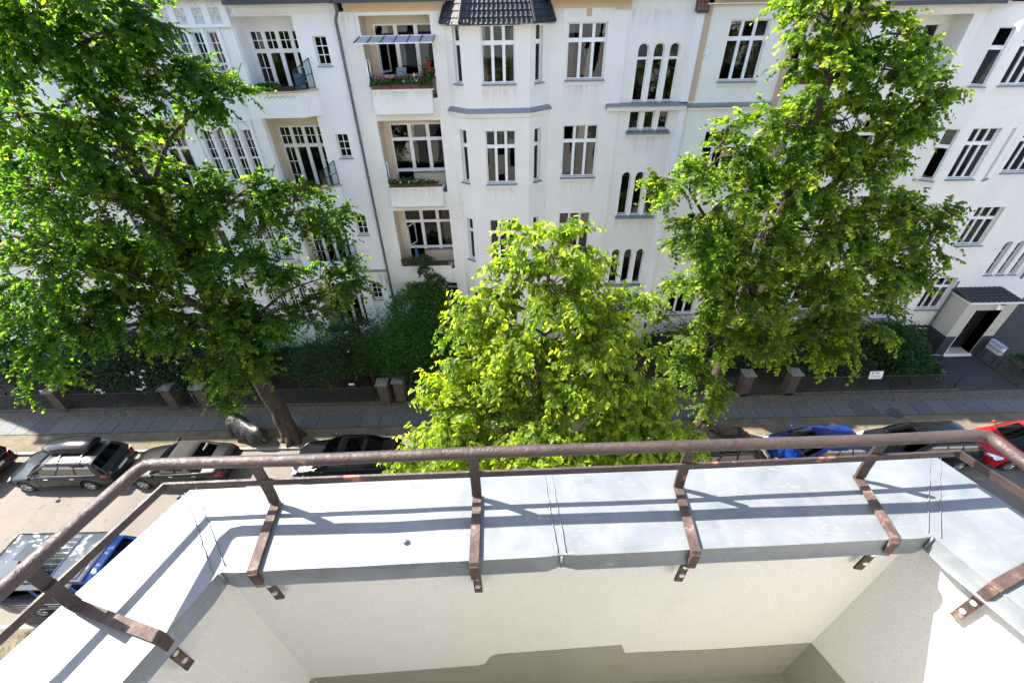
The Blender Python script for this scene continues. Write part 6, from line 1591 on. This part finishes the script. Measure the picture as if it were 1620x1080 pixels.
# camper van on the near side
cV, q = car('blue camper van with a white roof, roof hatch and solar panel', (-14.3, 7.45, RZ), 4.9, 1.90, 2.02, 'van', 'vandark', 'vanblue', face=1, group=None, wheels_r=.33, cat='camper van')
def van_top(T, q):
    m = MB(); xa, xb = q['x0']+1.55, q['x0']+4.82; w = .80; z = q['zt']-.02
    m.bbox(xa, xb, -w, w, z, z+.14, .045, 'vanwhite'); o = m.build('pop_top', T); smooth_by_angle(o, 50)
    m = MB()
    for s in (-1, 1): m.tube([(xa+.1, s*(w-.04), z+.16), (xb-.1, s*(w-.04), z+.16)], .018, 6, 'trim')
    m.tube([(xa+.1, -w+.04, z+.16), (xa+.1, w-.04, z+.16)], .018, 6, 'trim'); m.tube([(xb-.1, -w+.04, z+.16), (xb-.1, w-.04, z+.16)], .018, 6, 'trim'); m.build('roof_rack', T)
    m = MB(); m.box(xa+.95, xa+1.55, -.62, .66, z+.155, z+.185, 'solar'); p = m.build('solar_panel', T)
    m = MB()
    for i in range(7): m.box(xa+.955, xa+1.545, -.60+.18*i-.004, -.60+.18*i+.004, z+.186, z+.189, 'chrome')
    m.tube([(xa+.95, -.62, z+.18), (xa+1.55, -.62, z+.18), (xa+1.55, .66, z+.18), (xa+.95, .66, z+.18)], .014, 4, 'chrome', closed=True); m.build('panel_frame', p)
    m = MB(); m.bbox(xa+1.85, xa+2.35, -.28, .25, z+.14, z+.20, .02, 'trim'); h = m.build('roof_hatch', T)
    m = MB(); m.T = Matrix.Translation((xa+1.84, -.02, z+.21)) @ Matrix.Rotation(rad(-16), 4, 'Y'); m.bbox(0, .54, -.30, .27, 0, .05, .02, 'vanwhite'); m.build('hatch_lid', h)
    m = MB(); m.bbox(xa+.3, xb-.2, q['hw']-.13, q['hw']+.02, q['zt']-.10, q['zt']+.02, .03, 'vanwhite'); m.build('awning_box', T)
    m = MB()
    for i in range(3): m.tube([(q['x0']+1.2, q['hw']+.004, .62+.16*i), (q['x0']+4.5, q['hw']+.004, .62+.16*i)], .009, 4, 'chrome')
    m.build('side_stripe', T)
van_top(cV, q)

# motorcycle under a cover
def moped():
    T = empty('covered_motorcycle', (-12.15, 14.0, 0), 'motorcycle under a crumpled black cover beside the big tree trunk', 'motorcycle', rz=rad(-24)); T.scale = (1.15, 1.15, 1.12)
    R = np.random.RandomState(4); xs = np.linspace(-1.05, .85, 34)
    ridge = np.interp(xs, [-1.05, -.95, -.75, -.45, -.1, .3, .6, .75, .85], [.62, .86, 1.06, 1.00, .86, .84, .82, .72, .52])
    wid = np.interp(xs, [-1.05, -.85, -.62, -.35, 0, .3, .5, .72, .85], [.14, .30, .38, .34, .30, .29, .27, .22, .12])
    bot = np.interp(xs, [-1.05, -.4, .3, .85], [.42, .22, .24, .40])
    n = 36; pts = []
    for i, x in enumerate(xs):
        for k in range(n+1):
            a = math.pi*k/n; c, s = math.cos(a), math.sin(a)
            fold = 1+.10*math.sin(4*a+2.1*x+1.2*math.sin(3*x))*(1-.6*s)+(1-s)*.20*(abs(math.sin(8.5*x+.9*math.sin(3*a)+.6*math.sin(5*x)))-.6)
            y = -wid[i]*c*fold*(1+.15*(1-s)); z = bot[i]+(ridge[i]-bot[i])*(s**.8)+.014*math.sin(9*x+5*a)
            pts.append((x, y, z))
    m = MB(); m.faces(pts, [(i*(n+1)+k, i*(n+1)+k+1, (i+1)*(n+1)+k+1, (i+1)*(n+1)+k) for i in range(33) for k in range(n)]+[tuple(range(n, -1, -1)), tuple(33*(n+1)+k for k in range(n+1))], 'cover')
    o = m.build('cover', T); smooth_by_angle(o, 60)
    for x in (-.68, .66):
        w = MB(); w.lathe([(.20, -.05), (.28, -.055), (.30, -.02), (.30, .02), (.28, .055), (.20, .05)], (0, 0, 0), 'y', 22, 'tyre'); wo = w.build('wheel', T, None, (x, 0, .30))
        w = MB(); w.lathe([(.20, -.03), (.185, -.03), (.185, .03), (.20, .03)], (0, 0, 0), 'y', 22, 'rim'); w.lathe([(.05, -.05), (.05, .05)], (0, 0, 0), 'y', 10, 'rim')
        for k in range(6):
            a = math.pi*k/3; w.tube([(0, 0, 0), (.19*math.cos(a), 0, .19*math.sin(a))], .010, 4, 'rim')
        w.build('rim', wo)
    m = MB(); m.bbox(-.35, .3, -.13, .13, .22, .5, .05, 'trim'); m.build('engine', T); m = MB(); m.tube([(-.2, -.14, .25), (.35, -.17, .28), (.75, -.17, .38)], .04, 8, 'chrome'); m.build('exhaust', T)
M['cover'] = plain('black_tarpaulin', (.014, .014, .016), .45, var=.2, bump=.9, bscale=9, bdist=.05)
moped()
M['leaf_dry'] = leaf_mat('withered_leaf', (.06, .045, .02), (.12, .085, .035), (.08, .10, .03), (1.4, 1.4, 1.0), .3)
M['bluecloth'] = plain('blue_canvas', (.05, .10, .22), .8); M['paleblue'] = plain('pale_blue_canvas', (.30, .36, .46), .8)
# ================================================================== STREET AND GARDEN FURNITURE
def brick_pillar(x, y, label, w=.46, h=1.28):
    T = empty('brick_pillar', (x, y, 0), label, 'pillar', 'brick gate pillars')
    m = MB(); m.box(-w/2, w/2, -w/2, w/2, -.1, h, 'brick'); m.build('shaft', T)
    m = MB(); m.faces([(-w/2-.06, -w/2-.06, h+.001), (w/2+.06, -w/2-.06, h+.001), (w/2+.06, w/2+.06, h+.001), (-w/2-.06, w/2+.06, h+.001), (-w/2-.06, -w/2-.06, h+.07), (w/2+.06, -w/2-.06, h+.07), (w/2+.06, w/2+.06, h+.07), (-w/2-.06, w/2+.06, h+.07), (0, 0, h+.15)],
                      [(0, 1, 5, 4), (1, 2, 6, 5), (2, 3, 7, 6), (3, 0, 4, 7), (4, 5, 8), (5, 6, 8), (6, 7, 8), (7, 4, 8), (3, 2, 1, 0)], 'capstone'); m.build('cap', T)
for x, y, l in ((-22.5, 16.2, 'brick pillar at the far left behind the grey estate car'), (-16.9, 16.2, 'left one of the two brick pillars left of the big trunk'), (-15.3, 16.2, 'right one of the two brick pillars left of the big trunk'),
                (-6.35, 16.2, 'left one of the paired brick pillars left of the young tree'), (-5.6, 16.35, 'right one of the paired brick pillars left of the young tree'), (11.65, 16.25, 'leaning-looking brick pillar beside the tall tree, left of the gap'), (13.95, 16.25, 'brick pillar at the left end of the wire fence with the notice')):
    brick_pillar(x, y, l)

def wire_fence(p0, p1, h, label, pitch=1.6, group='wire garden fences', upright=False):
    p0, p1 = Vector((*p0, 0)), Vector((*p1, 0)); d = p1-p0; L = d.length; ang = math.atan2(d.y, d.x)
    T = empty('wire_fence', tuple(p0), label, 'fence', group, ang); n = max(1, round(L/pitch))
    m = MB(); m.tube([(0, 0, -.1), (0, 0, h)], .02, 6, 'wire'); me = m.build('post', mesh_only=True)
    for i in range(n+1): link('post', me, T, (L*i/n, 0, 0))
    m = MB(); m.tube([(0, 0, h-.02), (L, 0, h-.02)], .016, 6, 'wire'); m.build('top_rail', T)
    m = MB()
    if upright:
        m.tube([(0, 0, .12), (L, 0, .12)], .01, 5, 'wire'); x = .12
        while x < L: m.tube([(x, 0, .05), (x, 0, h-.03)], .006, 4, 'wire', cap=False); x += .12
    else:
        x = -h
        while x < L:
            for s in (1, -1):
                a, b = (x, 0.05), (x+h-.08, h-.04)
                u0, u1 = max(0, a[0]), min(L, b[0])
                if u1 > u0:
                    za, zb_ = .05+(u0-a[0]), .05+(u1-a[0])
                    if s < 0: za, zb_ = h-.04-(u0-a[0]), h-.04-(u1-a[0])
                    m.tube([(u0, .004*s, za), (u1, .004*s, zb_)], .0035, 3, 'wire', cap=False)
            x += .11
    tag(m.build('wire_mesh', T), kind='stuff')
M['wire'] = plain('galvanised_wire', (.05, .056, .06), .5, .5)
wire_fence((14.3, 16.3), (22.5, 16.25), .92, 'low wire fence carrying the white notice right of the brick pillars')
wire_fence((22.55, 16.3), (22.55, 19.0), .95, 'low fence on the left side of the cobbled path', upright=True)
wire_fence((25.8, 16.3), (25.8, 18.9), .95, 'low railing on the right side of the cobbled path', upright=True)
wire_fence((-15.0, 16.35), (-6.7, 16.35), .85, 'dark wire fence behind the big trunk')
wire_fence((-26, 16.35), (-17.2, 16.35), .85, 'dark wire fence behind the grey estate car')
wire_fence((-5.2, 16.4), (11.3, 16.4), .85, 'dark wire fence behind the young tree')

n = empty('notice_board', (18.05, 16.22, .92), 'white notice fixed to the wire fence in front of the dark shrub', 'sign')
m = MB(); m.T = Matrix.Rotation(rad(-14), 4, 'X'); m.bbox(-.33, .33, -.012, .012, -.12, .30, .004, 'white'); m.build('panel', n)
m = MB(); m.T = Matrix.Rotation(rad(-14), 4, 'X')
m.poly([(-.24, -.014, .14), (-.20, -.014, .14), (-.20, -.014, .25), (-.24, -.014, .25)], 'black'); m.poly([(-.20, -.014, .225), (-.12, -.014, .225), (-.12, -.014, .25), (-.20, -.014, .25)], 'black'); m.poly([(-.02, -.014, .19), (.05, -.014, .19), (.05, -.014, .23), (-.02, -.014, .23)], 'black')
for z in (.07, .03, -.01): m.poly([(-.25, -.014, z), (.24, -.014, z), (.24, -.014, z+.012), (-.25, -.014, z+.012)], 'joint')
m.build('print', n)
m = MB(); m.tube([(0, .03, -.9), (0, .03, .1)], .018, 6, 'wire'); m.build('post', n)

for i, (x, l) in enumerate(((-23.4, 'small white tag at the far left of the dark wire fence'), (-20.6, 'small white tag on the fence above the grey estate car'), (-18.6, 'small white tag on the fence left of the two brick pillars'), (-8.0, 'small white tag on the fence right of the big trunk'))):
    T = tag(bpy.data.objects.new('garden_tag', None), l, 'tag', 'white tags on the garden fence'); COL.objects.link(T); T.location = (x, 16.5, 0)
    m = MB(); m.bbox(-.13, .13, -.008, .008, .88, 1.0, .003, 'white'); m.build('plate', T); m = MB(); m.tube([(0, .01, 0), (0, .01, .95)], .01, 5, 'wire'); m.build('stake', T)

T = empty('garden_handrail', (-15.9, 17.0, 0), 'pale handrail of the garden path between the two brick pillars', 'handrail')
m = MB(); m.tube([(-.3, -.5, 0), (-.3, -.5, .9), (.5, 1.9, 1.25), (.5, 1.9, 0)], .022, 8, 'tin'); m.build('rail', T, smooth=True)
m = MB(); m.tube([(-.3, -.5, .45), (.5, 1.9, .8)], .016, 6, 'tin'); m.build('lower_bar', T)

# bicycle leaning on the path fence
def bicycle():
    T = empty('bicycle', (22.15, 17.3, .03), 'old bluish bicycle leaning on the fence at the left side of the cobbled path', 'bicycle', rz=rad(82))
    lean = Matrix.Rotation(rad(-12), 4, 'X')
    def P(*a):
        v = lean @ Vector(a); return (v.x, v.y, v.z)
    for x in (-.53, .53):
        w = MB(); w.tube([P(x+.335*math.cos(t), 0, .34+.335*math.sin(t)) for t in [2*math.pi*i/28 for i in range(28)]], .017, 6, 'tyre', closed=True); wo = w.build('wheel', T)
        s = MB()
        for i in range(14):
            t = 2*math.pi*i/14; s.tube([P(x, .02*(-1)**i, .34), P(x+.325*math.cos(t), 0, .34+.325*math.sin(t))], .0025, 3, 'chrome', cap=False)
        s.tube([P(x+.315*math.cos(t), 0, .34+.315*math.sin(t)) for t in [2*math.pi*i/28 for i in range(28)]], .008, 5, 'chrome', closed=True); s.build('spokes', wo)
        g = MB(); g.tube([P(x+.365*math.cos(t), 0, .34+.365*math.sin(t)) for t in [.4+2.4*i/12 for i in range(13)]], .014, 5, 'bikepaint'); g.build('mudguard', T)
    f = MB(); bb = (-.05, 0, .30); st_ = (-.20, 0, .80); hd = (.37, 0, .86); hl = (.41, 0, .68)
    for a, b in ((bb, st_), (bb, hl), (st_, hd), (bb, (-.53, 0, .34)), (st_, (-.53, 0, .34)), (hl, (.53, 0, .34)), (hd, hl)): f.tube([P(*a), P(*b)], .017, 7, 'bikepaint')
    f.build('frame', T)
    m = MB(); m.tube([P(.36, 0, .86), P(.34, 0, 1.02), P(.30, -.12, 1.05), P(.22, -.28, 1.04)], .012, 6, 'chrome'); m.tube([P(.34, 0, 1.02), P(.30, .12, 1.05), P(.22, .28, 1.04)], .012, 6, 'chrome'); m.build('handlebar', T)
    m = MB(); m.T = lean; m.bbox(-.36, -.10, -.08, .08, .88, .94, .02, 'trim'); m.build('saddle', T); m = MB(); m.tube([P(-.2, 0, .78), P(-.23, 0, .9)], .013, 6, 'chrome'); m.build('seat_post', T)
    m = MB(); m.lathe([(.0, -.01), (.09, -.01), (.09, .01), (0, .01)], (-.05, -.03, .30), 'y', 16, 'chrome'); m.tube([(-.05, -.06, .30), (.06, -.07, .18), (.06, -.16, .18)], .009, 5, 'chrome'); m.tube([(-.05, .06, .30), (-.16, .07, .42), (-.16, .16, .42)], .009, 5, 'chrome'); m.build('crank', T)
    m = MB()
    for x in (-.68, -.56, -.44): m.tube([P(x, -.07, .74), P(x, .07, .74)], .006, 4, 'chrome')
    m.tube([P(-.72, -.07, .74), P(-.25, -.07, .74)], .007, 4, 'chrome'); m.tube([P(-.72, .07, .74), P(-.25, .07, .74)], .007, 4, 'chrome'); m.build('luggage_rack', T)
M['bikepaint'] = plain('faded_blue_bike_paint', (.05, .12, .17), .4)
bicycle()
# mailbox block right of the porch
T = empty('mailbox_bank', (26.0, 18.35, 0), 'white bank of letterboxes standing right of the porch door', 'mailboxes', rz=rad(-90))
m = MB(); m.bbox(-.38, .38, -.11, .11, .62, 1.12, .012, 'white'); m.build('housing', T)
for i in range(3):
    for j in range(2):
        m = MB(); m.box(-.34+.235*i, -.34+.235*i+.20, -.122, -.112, .68+.22*j, .86+.22*j, 'frame'); fl_ = m.build('flap', T)
        m = MB(); m.box(-.31+.235*i, -.31+.235*i+.14, -.126, -.1225, .80+.22*j, .825+.22*j, 'trim'); m.build('slot', fl_)
m = MB(); m.box(-.42, .42, -.15, .13, 1.122, 1.15, 'sill'); m.build('cover', T)
for s in (-.3, .3):
    m = MB(); m.tube([(s, 0, 0), (s, 0, .62)], .025, 6, 'wire'); m.build('leg', T)

# ---------------------------------------------------------------- balcony planting and things on the balconies
def flower_box(x0, x1, y, z, label, seed, mats, nf, leaf=900, boxmat='terracotta', hgt=.22, group='flower boxes on the balconies', lm='leaf_pot', spread=.14):
    R = np.random.RandomState(seed); T = empty('flower_box', ((x0+x1)/2, y, z), label, 'flower box', group); L = x1-x0; nb = max(1, round(L/.8))
    m = MB()
    for i in range(nb):
        a, b = -L/2+L*i/nb+.015, -L/2+L*(i+1)/nb-.015
        m = MB(); m.faces([(a+.02, -.07, 0), (b-.02, -.07, 0), (b-.02, .07, 0), (a+.02, .07, 0), (a, -.09, .15), (b, -.09, .15), (b, .09, .15), (a, .09, .15), (a+.015, -.075, .15), (b-.015, -.075, .15), (b-.015, .075, .15), (a+.015, .075, .15), (a+.015, -.07, .125), (b-.015, -.07, .125), (b-.015, .07, .125), (a+.015, .07, .125)],
            [(0, 1, 5, 4), (1, 2, 6, 5), (2, 3, 7, 6), (3, 0, 4, 7), (4, 5, 9, 8), (5, 6, 10, 9), (6, 7, 11, 10), (7, 4, 8, 11), (8, 9, 13, 12), (9, 10, 14, 13), (10, 11, 15, 14), (11, 8, 12, 15)], boxmat)
        m.poly([(a+.015, -.07, .126), (b-.015, -.07, .126), (b-.015, .07, .126), (a+.015, .07, .126)], 'soil'); m.build('trough', T)
    cx_ = R.uniform(-L/2, L/2, 9); hh = R.uniform(.5, 1.15, 9)
    k = leaf; ci = R.randint(0, 9, k); x = np.clip(cx_[ci]+R.normal(0, .13, k), -L/2, L/2); zz = .15+np.abs(R.normal(0, hgt*.6, k))*hh[ci]; yy = R.normal(-.03, .08, k)-.25*np.maximum(0, .2-zz)
    zz -= .22*np.maximum(0, -.08-yy)*2
    P = np.stack([x, yy, zz], 1); A = R.normal(0, .7, (k, 3)); A[:, 2] += .35; N = R.normal(0, .5, (k, 3)); N[:, 2] += .5; N[:, 1] -= .5
    tag(link('foliage', leaves_mesh('foliage', P, A, N, R.uniform(.05, .09, k), R.beta(2, 2.5, k), lm), T), kind='stuff')
    groups_ = [(R.uniform(-L/2+.05, L/2-.05), R.uniform(.2, .2+hgt), mats[i % len(mats)]) for i in range(nf)]
    fm = MB()
    for (fx, fz, mt) in groups_:
        for _ in range(7):
            e = (fx+R.normal(0, .045), -.06+R.normal(0, .05), fz+R.normal(0, .035)); s = R.uniform(.018, .034); fm.lathe([(0, -s), (s, -.3*s), (s*.9, .5*s), (0, s)], e, 'z', 5, mt)
    if nf: tag(fm.build('blossom', T), kind='stuff')
    return T
flower_box(-5.16, -2.9, 19.70, 13.38, 'colourful flower boxes with red geraniums below the glass awning', 61, ('fl_red', 'fl_violet', 'fl_red', 'fl_white', 'fl_pink', 'fl_red', 'fl_white'), 15, 1500, hgt=.26)
flower_box(-5.15, -3.0, 19.70, 9.62, 'terracotta flower boxes with a white flower clump on the second white loggia', 62, ('fl_white', 'fl_white', 'fl_red'), 5, 1100, hgt=.15)
flower_box(-5.2, -2.95, 19.72, 5.80, 'straggly brownish plant boxes on the lowest visible white loggia', 63, ('fl_pink',), 2, 1300, 'soil', .24, lm='leaf_dry')
flower_box(-9.9, -8.05, 19.5, 13.40, 'long dark planter with low greenery on the top zigzag balcony', 64, ('fl_white',), 0, 700, 'steel', .12)
flower_box(-9.9, -8.05, 19.5, 9.68, 'planter along the middle zigzag balcony behind the branch', 65, ('fl_pink',), 3, 700, 'terracotta', .14)
flower_box(-9.9, -8.05, 19.5, 2.1, 'leafy planter on the ground floor balcony behind the tall dark shrub', 66, ('fl_pink',), 3, 900, 'terracotta', .2)
flower_box(11.2, 13.4, 19.70, 13.25, 'red trough with bushy greens on the cream loggia behind the tall tree', 67, ('fl_red',), 3, 1200, 'terracotta', .2)
flower_box(16.0, 17.05, 19.70, 13.25, 'brown trough on the top right loggia at the tip of the tall tree', 68, ('fl_violet',), 2, 600, 'terracotta', .16)

p = empty('flower_pot', (-2.98, 20.0, 13.40), 'tall red geranium in a square clay pot at the right end of the awning loggia', 'flower pot')
m = MB(); m.faces([(-.11, -.11, 0), (.11, -.11, 0), (.11, .11, 0), (-.11, .11, 0), (-.14, -.14, .26), (.14, -.14, .26), (.14, .14, .26), (-.14, .14, .26)], [(0, 1, 5, 4), (1, 2, 6, 5), (2, 3, 7, 6), (3, 0, 4, 7), (4, 5, 6, 7)], 'terracotta'); m.build('pot', p)
R_ = np.random.RandomState(9); k = 340; P = np.stack([R_.normal(0, .10, k), R_.normal(0, .10, k), .28+np.abs(R_.normal(0, .22, k))], 1); A = R_.normal(0, 1, (k, 3)); N = R_.normal(0, .5, (k, 3)); N[:, 1] -= .5; N[:, 2] += .5
tag(link('foliage', leaves_mesh('foliage', P, A, N, R_.uniform(.06, .10, k), R_.beta(2, 3, k), 'leaf_pot'), p), kind='stuff')
fm = MB()
for _ in range(44):
    e = tuple(R_.normal(0, 1, 3)*np.array([.10, .08, .10])+np.array([0, -.05, .62])); fm.lathe([(0, -.03), (.03, -.01), (.027, .015), (0, .03)], e, 'z', 5, 'fl_red')
tag(fm.build('blossom', p), kind='stuff')

T = empty('folded_parasol', (-4.55, 20.2, 5.2), 'folded blue parasol standing in the lowest visible white loggia', 'parasol')
m = MB(); m.lathe([(.02, 1.35), (.05, 1.28), (.11, .75), (.13, .62), (.05, .6)], (0, 0, 0), 'z', 10, 'bluecloth'); m.build('canopy', T); m = MB(); m.tube([(0, 0, 0), (0, 0, 1.45)], .016, 6, 'white'); m.build('pole', T); m = MB(); m.lathe([(.0, .08), (.18, .06), (.2, 0)], (0, 0, .02), 'z', 14, 'joint'); m.build('foot', T)
T = empty('garden_chair', (-8.05, 19.95, 13.02), 'blue folding chair behind the wind screen of the top zigzag balcony', 'chair')
m = MB(); m.box(-.2, .2, -.2, .2, .42, .45, 'bluecloth'); m.build('seat', T); m = MB(); m.box(-.2, .2, .19, .22, .47, .88, 'bluecloth'); m.build('backrest', T)
for a in (-.18, .18):
    for b in (-.18, .18): m = MB(); m.tube([(a, b, 0), (a, b, .42)], .012, 5, 'steel'); m.build('leg', T)
T = empty('garden_chair', (-4.1, 20.25, 12.95), 'pale blue deck chair behind the red geraniums', 'chair')
m = MB(); m.T = Matrix.Translation((0, 0, .55)) @ Matrix.Rotation(rad(-38), 4, 'X'); m.box(-.2, .2, -.02, .02, -.25, .62, 'paleblue'); m.build('backrest', T); m = MB(); m.box(-.2, .2, -.55, 0, .38, .41, 'paleblue'); m.build('seat', T)
for s in (-.21, .21): m = MB(); m.tube([(s, -.55, 0), (s, -.2, .4), (s, .35, 1.05)], .014, 5, 'steel'); m.build('leg', T)
